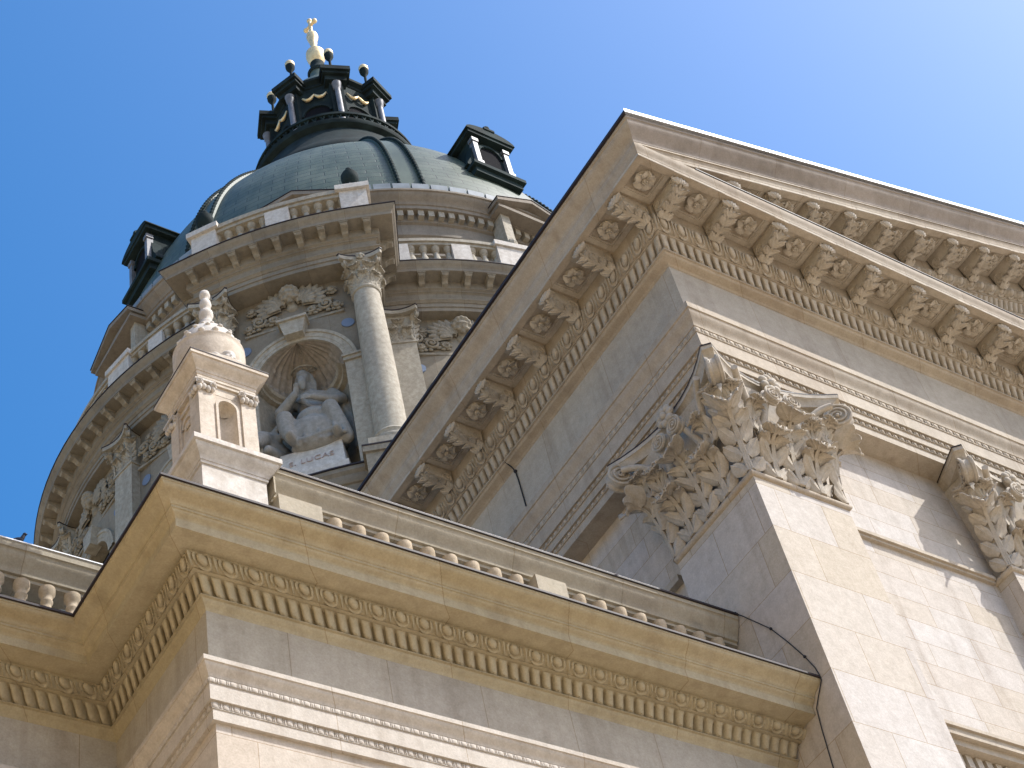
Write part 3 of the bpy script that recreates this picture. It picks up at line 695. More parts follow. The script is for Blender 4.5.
sweep(q, [(0.04, 15.09)] + cyma(0.045, 15.095, 0.12, 15.20, 6) + [(0.15, 15.205), (0.15, 15.215), (0.06, 15.215), (0.10, 15.395), (0.30, 15.395), (0.30, 15.415), (0.25, 15.415), (0.27, 15.508), (0.41, 15.508), (0.41, 15.545), (0.67, 15.55), (0.67, 15.67)] + cyma(0.675, 15.675, 0.74, 15.735, 5) + [(0.755, 15.74), (0.755, 15.77)] + cyma(0.765, 15.775, 0.94, 15.90, 8) + [(0.95, 15.905), (0.95, 15.93), (0.1, 15.95)], wp)
wc = q.build('cornice', M['wingrun'], wing)
q = MB(); relief(q, lambda s: (0.15 + 0.105 * s ** 1.6, 15.22 + 0.17 * s), tongue(0.085), wp[0:] if False else [(-4, YL2)] + wp[1:], 0.15, 12, 9); q.build('leaf_moulding', M['wingrun'], wc, 60)
q = MB(); relief(q, ovolo(0.30, 15.417, 0.405, 15.505), egg(0.046), [(-4, YL2)] + wp[1:], 0.30, 18, 14); q.build('egg_moulding', M['wingrun'], wc, 60)
q = MB(); sweep(q, [(0.93, 15.932), (0.975, 15.932), (0.975, 15.962), (0.5, 15.98)], wp); q.build('cornice_flashing', M['flash'], wing, 0)
q = MB(); q.add([(-30, YL2 - 0.6, 15.97), (XL - 0.6, YL2 - 0.6, 15.97), (XL - 0.6, YL - 0.6, 15.97), (XF, YL - 0.6, 15.97), (XF, 30, 15.97), (-30, 30, 15.97)], [(0, 1, 2, 3, 4, 5)]); q.build('flat_roof', M['roof'], wing, 0)

# balustrades
def baluster_mb(h=1.25, r=0.125):
    mb = MB(); pr = [(0.9, 0), (0.9, .06), (.7, .08), (.6, .12), (.62, .2), (.85, .36), (1.0, .48), (.98, .54), (.85, .60), (.62, .68), (.48, .76), (.46, .80), (.62, .82), (.62, .84), (.52, .86), (.6, .90), (.82, .93), (.82, 1.0)]
    mb.lathe([(a * r, z * h) for a, z in pr], 18); return mb
RT = 17.885
def rail_prof(z0):   # section of the hand rail, both sides
    return [(-0.13, z0), (-0.11, z0), (-0.11, z0 + 0.05), (-0.085, z0 + 0.055)] + cyma(-0.075, z0 + 0.06, 0.045, z0 + 0.33, 8) + [(0.055, z0 + 0.34), (0.07, z0 + 0.345), (0.075, z0 + 0.44), (-0.36, z0 + 0.44), (-0.40, z0 + 0.40), (-0.40, z0), (-0.13, z0)]
KB = Kit('baluster', baluster_mb(), M['baluster'], 50)
fb = empty('balustrade', (11.5, YL + 0.15, 15.97), 'grey stone balustrade running from the turret to the big pier', 'balustrade', 'balustrades on the low wing')
q = MB(); sweep(q, rail_prof(17.445), [(7.70, YL + 0.06), (XF - 0.02, YL + 0.06)]); q.box(7.70, 7.72, YL + .02, YL + .44, 17.45, 17.88); q.build('rail', M['rail'], fb)
q = MB(); q.box(7.70, XF - 0.02, YL + 0.02, YL + 0.42, 15.975, 16.15); q.build('plinth', M['rail'], fb, 0)
q = MB(); q.box(7.66, XF - 0.02, YL - 0.025, YL + 0.10, RT + 0.003, RT + 0.022); q.build('coping_flashing', M['tin'], fb, 0)
q = MB(); q.box(7.66, XF - 0.02, YL - 0.04, YL - 0.01, RT - 0.03, RT + 0.002); q.build('coping_edge', M['flash'], fb, 0)
for a0, a1 in ((7.75, 8.34), (11.47, 11.95)):
    q = MB(); q.box(a0, a1, YL + 0.03, YL + 0.40, 16.15, 17.46); q.build('pedestal', M['rail'], fb, 0)
for x in [14.594 - 0.3333 * k for k in range(8)] + [8.60 + 0.3333 * k for k in range(9)]: KB.put(fb, (x, YL + 0.21, 16.15), scl=(1, 1, 1.037))
lb = empty('balustrade', (0, YL2 + 0.15, 15.97), 'stone balustrade at the far left edge with bulging balusters, open sky above its rail', 'balustrade', 'balustrades on the low wing')
q = MB(); sweep(q, rail_prof(17.445), [(-12, YL2 + 0.06), (7.0, YL2 + 0.06)]); q.build('rail', M['rail'], lb)
q = MB(); q.box(-12, 7.0, YL2 + 0.02, YL2 + 0.42, 15.975, 16.15); q.build('plinth', M['rail'], lb, 0)
q = MB(); q.box(-12, 7.0, YL2 - 0.03, YL2 + 0.10, RT + 0.003, RT + 0.02); q.build('coping_flashing', M['tin'], lb, 0)
for k in range(-3, 14): KB.put(lb, (5.868 - 0.3245 * k, YL2 + 0.21, 16.15), scl=(1, 1, 1.037))

# ================================================================== CORNER TURRET on the wing
TX, TY = 7.165, 13.13
tur = empty('corner_turret', (TX, TY, 15.97), 'small sunlit stone turret with niches and a knobbed dome on the corner pedestal', 'turret')
def square(h): return [(TX - h, TY + h), (TX - h, TY - h), (TX + h, TY - h), (TX + h, TY + h)]
q = MB(); h = 0.425
sweep(q, [(0, 15.98), (0, 17.55)], square(h), closed=True); sweep(q, [(0, 17.55), (0.02, 17.56), (0.02, 17.60)] + cyma(0.03, 17.605, 0.13, 17.80, 8) + [(0.16, 17.81), (0.16, 17.89), (-0.3, 17.92)], square(h), closed=True)
q.build('pedestal', M['turretwhite'], tur)
hb_ = 0.395
q = MB(); q.box(TX - hb_ + 0.05, TX + hb_ - 0.05, TY - hb_ + 0.22, TY + hb_ - 0.02, 17.9, 19.3)
for sx in (-1, 1):
    q.box(TX + sx * (hb_ - 0.1) - 0.1, TX + sx * (hb_ - 0.1) + 0.1, TY - hb_, TY - hb_ + 0.25, 17.9, 19.24)
    q.box(TX + sx * (hb_ - 0.1) - 0.1, TX + sx * (hb_ - 0.1) + 0.1, TY + hb_ - 0.2, TY + hb_, 17.9, 19.24)
q.box(TX - 0.2, TX + 0.2, TY - hb_ + 0.03, TY - hb_ + 0.25, 19.02, 19.25); q.box(TX - 0.2, TX + 0.2, TY - hb_ + 0.03, TY - hb_ + 0.25, 17.9, 18.0)
for sx in (-1, 1): q.box(TX + sx * 0.195 - 0.045, TX + sx * 0.195 + 0.045, TY - hb_ + 0.03, TY - hb_ + 0.25, 18.0, 19.02)
q.build('body', M['turret'], tur, 0)
def niche_small(x, y, rz, hw, z0, zs, dep, zt, name='niche'):
    mb = MB(); Mx = Matrix.Translation((x, y, 0)) @ Matrix.Rotation(rz, 4, 'Z'); th = np.linspace(0, pi, 17)
    mb.grid(np.array([[(hw * cos(t), dep * sin(t), z) for t in th] for z in (z0, zs)]), Mx)
    G = [[(hw * cos(t) * cos(e), dep * sin(t) * cos(e) * (1 - 0.10 * abs(sin(4 * t))), zs + hw * sin(e) * (1 - 0.06 * abs(sin(4 * t)))) for t in th] for e in np.linspace(0, pi / 2, 9)]
    mb.grid(np.array(G), Mx)
    # face round the arch and its rim
    top = []; 
    mb.grid(np.array([[(hw * cos(t), -0.001, zs + hw * sin(t)) for t in th], [(0.155 * (cos(t) / max(abs(cos(t)), abs(sin(t)) * 0.155 / (zt - zs))), -0.001, zs + min(zt - zs, abs(sin(t)) * 0.155 / max(abs(cos(t)), 1e-6))) for t in th]]), Mx)
    pr = ((0, 0.0), (0.0, -0.03), (0.035, -0.03), (0.035, 0.0))
    mb.grid(np.array([[((hw + a) * cos(t), b_, zs + (hw + a) * sin(t)) for t in th] for a, b_ in pr]), Mx)
    for sx in (-1, 1): mb.box(sx * (hw + 0.018) - 0.017, sx * (hw + 0.018) + 0.017, -0.03, 0.01, z0, zs, Mx)
    return mb.build(name, M['turret'], tur, 50)
niche_small(TX, TY - hb_ + 0.035, 0, 0.125, 18.0, 18.80, 0.16, 19.02)
q = MB(); Mx = Matrix.Translation((TX - hb_ + 0.05, TY, 0)) @ Matrix.Rotation(-pi / 2, 4, 'Z')
for a, z0, z1 in ((0.20, 18.0, 18.05), (0.20, 19.0, 19.05)): q.box(-a, a, -0.03, 0.01, z0, z1, Mx)
for sx in (-1, 1): q.box(sx * 0.18 - 0.02, sx * 0.18 + 0.02, -0.03, 0.01, 18.05, 19.0, Mx)
th = np.linspace(0, pi, 15)
q.grid(np.array([[((0.11 + a) * cos(t), b_, 18.74 + (0.11 + a) * sin(t)) for t in th] for a, b_ in ((0, 0), (0, -0.03), (0.03, -0.03), (0.03, 0))]), Mx)
for k in range(5): q.ball((-0.05 + 0.025 * k, -0.012, 18.72 + 0.03 * (k % 2)), (0.03, 0.02, 0.05), 6, Mx)
q.build('side_panel', M['turret'], tur, 0)
for sx, sy in ((-1, -1), (1, -1), (-1, 1)):      # little leafy pilaster capitals
    c = MB(); x, y = TX + sx * (hb_ - 0.1), TY + sy * hb_ - (0.0 if sy < 0 else 0.1)
    for k in range(4): c.ball((x - 0.09 + 0.06 * k, y - 0.02, 19.02 + 0.02 * (k % 2)), (0.036, 0.04, 0.055), 8)
    for s2 in (-1, 1):
        c.add(*(lambda m: (np.concatenate(m.v), m.f))(scroll(0.045, 0.06, 1.6, 18)), Mx=Matrix.Translation((x + s2 * 0.095, y - 0.04, 19.09)) @ Matrix.Rotation(s2 * 0.6, 4, 'Z'))
    c.box(x - 0.125, x + 0.125, y - 0.05, y + 0.06, 19.13, 19.165)
    if sx < 0:
        for k in range(3): c.ball((TX - hb_ - 0.02, y + 0.03 + 0.06 * k, 19.02), (0.04, 0.036, 0.055), 8)
        c.box(TX - hb_ - 0.05, TX - hb_ + 0.03, y - 0.04, y + 0.22, 19.13, 19.165)
    c.build('capital', M['turretwhite'], tur, 60)
q = MB(); sw = square(hb_)
sweep(q, [(-0.1, 19.17), (0.0, 19.17), (0.0, 19.22), (0.012, 19.225), (0.012, 19.27), (0.02, 19.275), (0.02, 19.33)] + cyma(0.03, 19.335, 0.13, 19.50, 8) + [(0.15, 19.505), (0.15, 19.56), (-0.2, 19.60)], sw, closed=True)
q.build('cornice', M['turret'], tur)
q = MB(); a = hb_ + 0.15; y0 = TY - a
q.prism([(-a + 0.02, 0), (a - 0.02, 0), (0, 0.12)], 0, 2 * a - 0.04, Matrix.Translation((TX, y0 + 2 * a - 0.02, 19.565)) @ Matrix.Rotation(pi / 2, 4, 'X'))
q.prism([(-a + 0.02, 0), (a - 0.02, 0), (0, 0.12)], 0, 2 * a - 0.04, Matrix.Translation((TX + a - 0.02, TY, 19.566)) @ Matrix.Rotation(pi / 2, 4, 'X') @ Matrix.Rotation(pi / 2, 4, 'Y') @ Matrix.Translation((0, 0, -2 * a + 0.04)) )
q.build('gable', M['turret'], tur, 0)
q = MB(); sweep(q, [(0.148, 19.558), (0.158, 19.558), (0.158, 19.574), (0.1, 19.58)], sw, closed=True); q.build('flashing', M['flash'], tur, 0)
q = MB(); q.lathe([(0.36, 19.57), (0.40, 19.70), (0.44, 19.84), (0.468, 19.98), (0.475, 20.12), (0.468, 20.20), (0.475, 20.21), (0.475, 20.235), (0.42, 20.25)], 36, Matrix.Translation((TX, TY, 0)))
dm = q.build('dome', M['turret'], tur, 50)
q = MB(); q.lathe([(0.43, 20.245), (0.41, 20.38), (0.355, 20.53), (0.27, 20.67), (0.19, 20.77), (0.14, 20.83), (0.12, 20.92)], 36, Matrix.Translation((TX, TY, 0)))
for k in range(14):
    for z, r, sc in ((20.34, 0.41, 1), (20.51, 0.355, 0.85), (20.66, 0.27, 0.65)):
        a = (k + (0.5 if sc == 0.85 else 0)) * 2 * pi / 14; q.ball((TX + r * cos(a), TY + r * sin(a), z), (0.05 * sc, 0.05 * sc, 0.035 * sc), 6)
q.build('leaf_cap', M['turretwhite'], dm, 60)
q = MB(); q.lathe([(0.096, 20.90), (0.104, 20.96), (0.080, 21.00), (0.060, 21.04), (0.080, 21.09), (0.100, 21.15), (0.096, 21.21), (0.064, 21.26), (0.048, 21.29), (0.072, 21.33), (0.084, 21.39), (0.072, 21.46), (0.048, 21.50), (0.044, 21.53), (0.068, 21.56), (0.076, 21.61), (0.064, 21.67), (0.024, 21.70), (0.001, 21.705)], 20, Matrix.Translation((TX, TY, 0)))
q.build('finial', M['turretwhite'], tur, 60)
sc = [('e', (0, 0, 0), (0.085, 0.09, 0.10)), ('e', (0, -0.085, -0.01), (0.018, 0.02, 0.03)), ('e', (-0.045, -0.06, -0.03), (0.035, 0.03, 0.03)), ('e', (0.045, -0.06, -0.03), (0.035, 0.03, 0.03)), ('e', (0, -0.07, -0.065), (0.03, 0.025, 0.02)), ('e', (0, 0, 0.05), (0.1, 0.095, 0.075))]
for s2 in (-1, 1):
    for k in range(4): sc.append(('l', [(s2 * 0.08, 0.0, -0.03), (s2 * (0.17 + 0.03 * k), 0.02 + 0.01 * k, 0.06 - 0.05 * k), (s2 * (0.27 + 0.03 * k), 0.07, 0.02 - 0.04 * k)], [0.035, 0.035, 0.02]))
sculpt('cherub_head', sc, 0.014, M['turretwhite'], tur, Matrix.Translation((TX + 0.05, TY - 0.42, 19.76)))

# ================================================================== DOME DRUM
C = (29.811, 40.141)
drum = empty('dome_drum', (C[0], C[1], 24.0), 'round grey stone drum with columns, shell niche and balustrades under the green dome', 'dome drum')
def pol(a, R, z): return (C[0] - R * sin(rad(a)), C[1] - R * cos(rad(a)), z)
def rot(a, z=0.0): return Matrix.Translation((C[0], C[1], z)) @ Matrix.Rotation(-rad(a), 4, 'Z')
ZA, ZC = 48.75, 50.58
def ring(R, n=145): return arc(C, R, 360, 0, n)[:-1]
RF, BF, HB = 13.1, 15.5, 11.6
ent = []
for c0 in (315, 225, 135, 45):
    ent += arc(C, RF, c0 + 44.9, c0 + HB, 14) + arc(C, BF, c0 + HB, c0 - HB, 13) + arc(C, RF, c0 - HB, c0 - 44.9, 14)
def bayring(Ra, Rb, hb):
    o = []
    for c0 in (315, 225, 135, 45): o += arc(C, Ra, c0 + 44.9, c0 + hb, 14) + arc(C, Rb, c0 + hb, c0 - hb, 13) + arc(C, Ra, c0 - hb, c0 - 44.9, 14)
    return o
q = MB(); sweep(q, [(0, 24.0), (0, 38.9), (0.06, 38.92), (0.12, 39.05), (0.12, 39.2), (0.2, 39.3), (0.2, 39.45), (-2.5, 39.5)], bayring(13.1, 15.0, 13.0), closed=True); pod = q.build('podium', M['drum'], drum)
q = MB(); sweep(q, [(0.19, 39.455), (0.24, 39.455), (0.24, 39.51), (0, 39.53)], bayring(13.1, 15.0, 13.0), closed=True); q.build('podium_flashing', M['flash'], pod, 0)
for a in (35.6, 54.4):
    q = MB(); q.box(-0.85, 0.85, -15.75, -14.3, 36.0, 39.47, rot(a)); q.box(-0.92, 0.92, -15.83, -14.3, 39.2, 39.42, rot(a)); q.build('column_pedestal', M['drumplain'], pod, 0)
    q = MB(); q.box(-0.93, 0.93, -15.85, -14.3, 39.42, 39.475, rot(a)); q.build('podium_flashing', M['flash'], pod, 0)
# walls
WR, BW = 12.7, 14.8
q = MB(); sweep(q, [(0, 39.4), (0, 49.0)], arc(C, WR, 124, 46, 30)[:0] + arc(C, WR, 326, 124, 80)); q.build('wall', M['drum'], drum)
def archwall(mb, R, a0, a1, z0, z1, ac, hw, zs, n=18):
    """curved wall with one arched opening; hw in metres"""
    dh = math.degrees(hw / R); U = lambda a, z: (rad(a) * R, z)
    def quad(aa, za, zb):
        mb.grid(np.array([[pol(a, R, z) for a in aa] for z in (za, zb)]), uv=[[U(a, z) for a in aa] for z in (za, zb)])
    quad(np.linspace(a0, ac + dh, 7), z0, z1); quad(np.linspace(ac - dh, a1, 7), z0, z1)
    th = np.linspace(0, pi, n); aa = [ac + dh * cos(t) for t in th]
    lo = [zs + hw * sin(t) for t in th]
    mb.grid(np.array([[pol(a, R, z) for a, z in zip(aa, lo)], [pol(a, R, z1) for a in aa]]), uv=[[U(a, z) for a, z in zip(aa, lo)], [U(a, z1) for a in aa]])
def archivolt(mb, R, ac, hw, zs, wd, outp, mx=None):
    th = np.linspace(0, pi, 33); pr = ((0, -0.02), (0, outp * .7), (wd * .30, outp * .7), (wd * .30, outp * .85), (wd * .72, outp * .85), (wd * .75, outp * 1.3), (wd, outp * 1.3), (wd, -0.02))
    G = [[((hw + d) * cos(t), -math.sqrt(R * R - ((hw + d) * cos(t)) ** 2) - o, zs + (hw + d) * sin(t)) for t in th] for d, o in pr]
    mb.grid(np.array(G)[:, ::-1], rot(ac))
NH, NS = 1.43, 44.65
q = MB(); archwall(q, BW, 45 + 10.95, 45 - 10.95, 39.4, 49.0, 45, NH, NS)
for s in (1, -1):
    aa = 45 + s * 10.95; P2 = [pol(aa, WR - 0.3, 39.4), pol(aa, BW, 39.4), pol(aa, BW, 49.0), pol(aa, WR - 0.3, 49.0)]; q.add(P2, [(0, 1, 2, 3)])
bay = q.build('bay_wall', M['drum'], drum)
q = MB(); archivolt(q, BW, 45, NH, NS, 0.44, 0.09); q.build('archivolt', M['drumlight'], bay, 30)
for s in (-1, 1):
    q = MB(); x0 = s * (NH + 0.30)
    q.box(x0 - 0.30, x0 + 0.30, -BW - 0.06, -BW + 0.3, 39.5, NS - 0.22, rot(45)); q.box(x0 - 0.33, x0 + 0.38, -BW - 0.13, -BW + 0.3, NS - 0.22, NS - 0.08, rot(45)); q.box(x0 - 0.36, x0 + 0.42, -BW - 0.19, -BW + 0.3, NS - 0.08, NS, rot(45))
    q.build('niche_jamb', M['drumlight'], bay, 0)
q = MB(); th = np.linspace(0, pi, 55); dep = 1.05 * NH
yb = lambda t: -math.sqrt(BW ** 2 - (NH * cos(t)) ** 2)
q.grid(np.array([[(NH * cos(t), yb(t) + dep * sin(t), z) for t in th] for z in (39.45, NS - 0.02)])[:, ::-1], rot(45))
q.build('niche', M['drumplain'], bay)
q = MB(); G = []
es = np.linspace(0, pi / 2, 42); nf = 15
for e in es:
    row = []
    for t in th:
        u = (nf * t / pi) % 1.0; band = [0.0, 0.40, 0.80, 1.7]; d = 0
        tt = e + 0.10 * (abs(sin(pi * u)) ** 0.7)          # scalloped ring edges
        k = sum(tt > b_ for b_ in band[1:]); d = 0.06 * (2 - k)
        r = NH * (1 - min(1, 3 * sin(t)) * (0.055 * (1 - abs(sin(pi * u)) ** 0.6) * cos(e) ** 0.3 + d * 0.9))
        row.append((r * cos(t) * cos(e), yb(t) + dep / NH * r * sin(t) * cos(e) if e < 1e-6 else -math.sqrt(BW ** 2 - (NH * cos(t) * cos(e)) ** 2) + 1.05 * r * sin(t) * cos(e), NS + r * sin(e)))
    G.append(row)
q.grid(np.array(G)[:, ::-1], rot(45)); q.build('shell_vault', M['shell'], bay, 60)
q = MB(); G = []
for k_, z in ((1.0, NS - 0.16), (0.90, NS - 0.14), (0.88, NS - 0.05), (0.80, NS - 0.03), (0.76, NS + 0.05)):
    G.append([(k_ * NH * cos(t), -math.sqrt(BW ** 2 - (k_ * NH * cos(t)) ** 2) + 1.05 * k_ * NH * sin(t), z) for t in th])
q.grid(np.array(G)[:, ::-1], rot(45)); q.build('niche_moulding', M['drumlight'], bay, 30)
q = MB(); q.prism([(-0.30, 46.2), (0.30, 46.2), (0.44, 46.9), (-0.44, 46.9)], 0, 0.5, rot(45) @ Matrix.Translation((0, -BW + 0.15, 0)) @ Matrix.Rotation(pi / 2, 4, 'X')); q.box(-0.5, 0.5, -BW - 0.42, -BW + 0.1, 46.86, 46.96, rot(45)); q.build('keystone', M['drumlight'], bay, 0)
def medallion(a, R, z, r, parent):
    m2 = MB(); Mx = rot(a, z) @ Matrix.Translation((0, -R - 0.01, 0)) @ Matrix.Rotation(pi / 2, 4, 'X')
    m2.lathe([(0.001, 0.035), (r, 0.035), (r, -0.02)], 20, Mx); m2.build('medallion', M['blue'], parent)
for a in (45 + 6.6, 45 - 6.6): medallion(a, BW, 46.45, 0.21, bay)
# cherub relief panel
def relief_panel(W, H):
    mb = MB()
    mb.box(-W / 2, W / 2, 0.0, 0.12, -H * 0.5 - 0.10, -H * 0.5 + 0.0)
    for s in (-1, 1):
        for lay, (n, r1, y0) in enumerate(((9, 0.86, -0.05), (7, 0.56, -0.13))):      # two rows of feathers
            for k in range(n):
                a = rad(112 - 128 * k / (n - 1)); r2 = r1 * (0.85 + 0.25 * sin(pi * (k + 1) / (n + 1))); c0 = (0.30, 0.10)
                nv, nu = 7, 5; P = np.zeros((nv, nu, 3)); w = 0.115 if lay == 0 else 0.10
                for i in range(nv):
                    v = i / (nv - 1); r = 0.08 + (r2 - 0.08) * v; hw = w * (0.45 + 0.75 * v) * math.sqrt(max(0.04, 1 - v ** 6))
                    for j in range(nu):
                        u = j / (nu - 1) * 2 - 1; x = c0[0] + r * cos(a) - u * hw * sin(a); z = c0[1] + r * sin(a) + u * hw * cos(a)
                        P[i, j] = (s * x, y0 - 0.07 * sin(pi * v * 0.8) - 0.04 * (1 - u * u), z)
                mb.thick(P, 0.03)
        for (cx, cz, R, tn, sg) in ((1.12, -0.26, 0.27, 1.9, 1), (1.56, 0.02, 0.27, 1.8, -1), (0.66, -0.34, 0.16, 1.5, 1), (1.82, -0.40, 0.17, 1.5, 1), (1.34, 0.40, 0.13, 1.4, -1), (1.46, -0.46, 0.14, 1.4, -1)):
            if cx + R * 0.8 > W / 2: continue
            pts = [(s * (cx + sg * R * (1 - .8 * t) * cos(t * tn * 2 * pi + 0.6)), -0.05 - 0.08 * t, cz + R * (1 - .8 * t) * sin(t * tn * 2 * pi + 0.6)) for t in np.linspace(0, 1, 30)]
            mb.tube(pts, np.linspace(0.065, 0.04, 30), 6); mb.ball((s * cx, -0.1, cz), (0.07, 0.06, 0.07), 6)
            for k in range(6):
                a = k * 1.1 + cx * 9; mb.ball((s * (cx + R * 1.05 * cos(a)), -0.03, cz + R * 1.05 * sin(a)), (0.10, 0.06, 0.06), 6)
    return mb
face = [('e', (0, 0, 0), (0.27, 0.27, 0.32)), ('e', (0, -0.255, -0.03), (0.045, 0.06, 0.085)), ('e', (-0.13, -0.20, -0.09), (0.10, 0.08, 0.085)), ('e', (0.13, -0.20, -0.09), (0.10, 0.08, 0.085)), ('e', (0, -0.235, -0.165), (0.075, 0.05, 0.028)), ('e', (0, -0.21, -0.235), (0.085, 0.07, 0.06)), ('e', (0, -0.225, 0.12), (0.19, 0.06, 0.05)), ('e', (-0.10, -0.235, 0.045), (0.045, 0.03, 0.028)), ('e', (0.10, -0.235, 0.045), (0.045, 0.03, 0.028)), ('l', [(0, 0.05, -0.25), (0, 0.05, -0.50)], [0.14, 0.26])]
for k in range(9):
    a = -0.5 + k * (pi + 1.0) / 8; face.append(('e', (0.27 * cos(a), -0.06, 0.06 + 0.27 * sin(a)), (0.10, 0.13, 0.10)))
cher = None
KP = Kit('cherub_relief', relief_panel(3.3, 1.3), M['drumplain'], 60); KP2 = Kit('cherub_relief', relief_panel(3.9, 1.3), M['drumplain'], 60)
heads = []
def cherub(a, R, z, parent, K):
    global cher
    pnl = K.put(parent, (*pol(a, R, z)[:2], z), -rad(a))
    if cher is None:
        h_ = sculpt('cherub_head', face, 0.03, M['drumplain'], None); h_.location = (*pol(a, R + 0.17, z + 0.16)[:2], z + 0.50); h_.rotation_euler = (0.55, 0, -rad(a)); h_.scale = (0.98, 0.98, 0.98); adopt(h_, pnl); cher = h_
    else: copyobj(cher, pnl, (*pol(a, R + 0.17, z + 0.16)[:2], z + 0.50), (0.55, 0, -rad(a)), (0.98, 0.98, 0.98))
cherub(45, BW, 47.80, bay, KP)
# engaged columns
KD1 = Kit('acanthus_leaf', acanthus(0.40, 0.55, 0.22, nv=18, nu=9, lobes=4), M['drumlight'], 60)
KD2 = Kit('acanthus_leaf', acanthus(0.40, 0.92, 0.26, nv=18, nu=9, lobes=4), M['drumlight'], 60)
KDV = Kit('volute', scroll(0.16, 0.16, 1.8, 24), M['drumlight'], 50)
def drum_abacus(hw, z0, z1, Mx, parent):
    pts = []
    for k in range(4):
        Rk = Matrix.Rotation(k * pi / 2, 2)
        for t in np.linspace(0, 1, 9):
            x = -hw + 0.06 + (2 * hw - 0.12) * t; y = -hw + hw * 0.26 * (1 - (2 * t - 1) ** 2); v = Rk @ Vector((x, y)); pts.append((v.x, v.y))
    a = MB(); a.prism(pts, z0, z1, Mx); ab = a.build('abacus', M['drumlight'], parent, 0)
    f = MB(); P1 = [(x * 1.03, y * 1.03) for x, y in pts]; f.prism(P1, z1 - 0.015, z1 + 0.03, Mx); f.build('lead_edge', M['flash'], parent, 0)
for a in (35.6, 54.4):
    Mx = Matrix.Translation(pol(a, 15.12, 0)) @ Matrix.Rotation(-rad(a), 4, 'Z')
    q = MB(); q.lathe([(0.50, 40.35), (0.50, 41.5), (0.495, 43), (0.475, 45), (0.445, 46.8), (0.43, 47.18), (0.47, 47.2), (0.49, 47.25), (0.47, 47.3), (0.42, 47.31)], 32, Mx)
    col = q.build('column', M['drumlight'], drum, 40)
    q = MB(); q.box(-0.72, 0.72, -0.72, 0.5, 39.47, 39.72, Mx); q.lathe([(0.70, 39.72), (0.73, 39.80), (0.70, 39.90), (0.62, 39.93), (0.58, 40.02), (0.60, 40.10), (0.63, 40.16), (0.60, 40.24), (0.53, 40.27), (0.50, 40.36)], 32, Mx); q.build('base', M['drumlight'], col, 40)
    q = MB(); q.lathe([(0.43, 47.29), (0.44, 47.9), (0.50, 48.3), (0.60, 48.55)], 24, Mx); cp = q.build('capital', M['drumlight'], col, 40)
    for k in range(5):
        t = -pi / 2 * 1.0 + k * pi / 4; KD1.put(cp, (Mx @ Vector((0.42 * sin(t), -0.42 * cos(t), 47.3)))[:], -rad(a) + t)
    for k in range(4):
        t = -pi * 3 / 8 + k * pi / 4; KD2.put(cp, (Mx @ Vector((0.43 * sin(t), -0.43 * cos(t), 47.3)))[:], -rad(a) + t)
    for t in (-pi / 4, pi / 4, -3 * pi / 4, 3 * pi / 4): KDV.put(cp, (Mx @ Vector((0.68 * sin(t), -0.68 * cos(t), 48.42)))[:], -rad(a) + t + pi / 2)
    q = MB()
    for k in range(5): q.ball((0.09 * cos(k * 1.26), -0.62, 48.62 + 0.09 * sin(k * 1.26)), (0.07, 0.06, 0.07), 6, Mx)
    q.ball((0, -0.66, 48.62), 0.06, 6, Mx); q.build('fleuron', M['drumlight'], cp, 60)
    drum_abacus(0.72, 48.55, 48.745, Mx, cp)
# recessed panels with arched windows
for ac in (22.2, 0.0, -22.2, 67.8, 90.0, 112.2):
    q = MB(); d = 11.1; archwall(q, WR, ac + d, ac - d, 39.4, 49.0, ac, 1.05, 44.8); wl = q.build('window_bay', M['drum'], drum)
    q = MB(); archivolt(q, WR, ac, 1.05, 44.8, 0.42, 0.08); q.build('archivolt', M['drumlight'], wl, 30)
    q = MB(); th2 = np.linspace(0, pi, 20); ring_ = [(1.05 * cos(t), 44.8 + 1.05 * sin(t)) for t in th2]; ring_ = [(1.05, 39.4)] + ring_ + [(-1.05, 39.4)]
    q.grid(np.array([[(x, -math.sqrt(WR ** 2 - x * x) + dd, z) for x, z in ring_] for dd in (0, 0.45)]), rot(ac)); q.build('reveal', M['drumplain'], wl, 0)
    q = MB(); q.add([(x, -WR + 0.47, z) for x, z in ring_], [tuple(range(len(ring_)))], None, rot(ac)); gl = q.build('window_glass', M['glass'], wl, 0)
    q = MB()
    for x in (-0.35, 0.35): q.box(x - 0.03, x + 0.03, -WR + 0.42, -WR + 0.46, 39.4, 45.75, rot(ac))
    for z in (41, 42.3, 43.6, 44.8): q.box(-1.05, 1.05, -WR + 0.425, -WR + 0.462, z - 0.03, z + 0.03, rot(ac))
    q.build('glazing_bars', M['dark'], gl, 0)
    q = MB(); q.prism([(-0.26, 45.8), (0.26, 45.8), (0.38, 46.55), (-0.38, 46.55)], 0, 0.42, rot(ac) @ Matrix.Translation((0, -WR + 0.12, 0)) @ Matrix.Rotation(pi / 2, 4, 'X')); q.build('keystone', M['drumlight'], wl, 0)
    for s in (-1, 1): medallion(ac + s * 7.4, WR, 46.2, 0.21, wl)
    cherub(ac, WR, 47.6, wl, KP2)
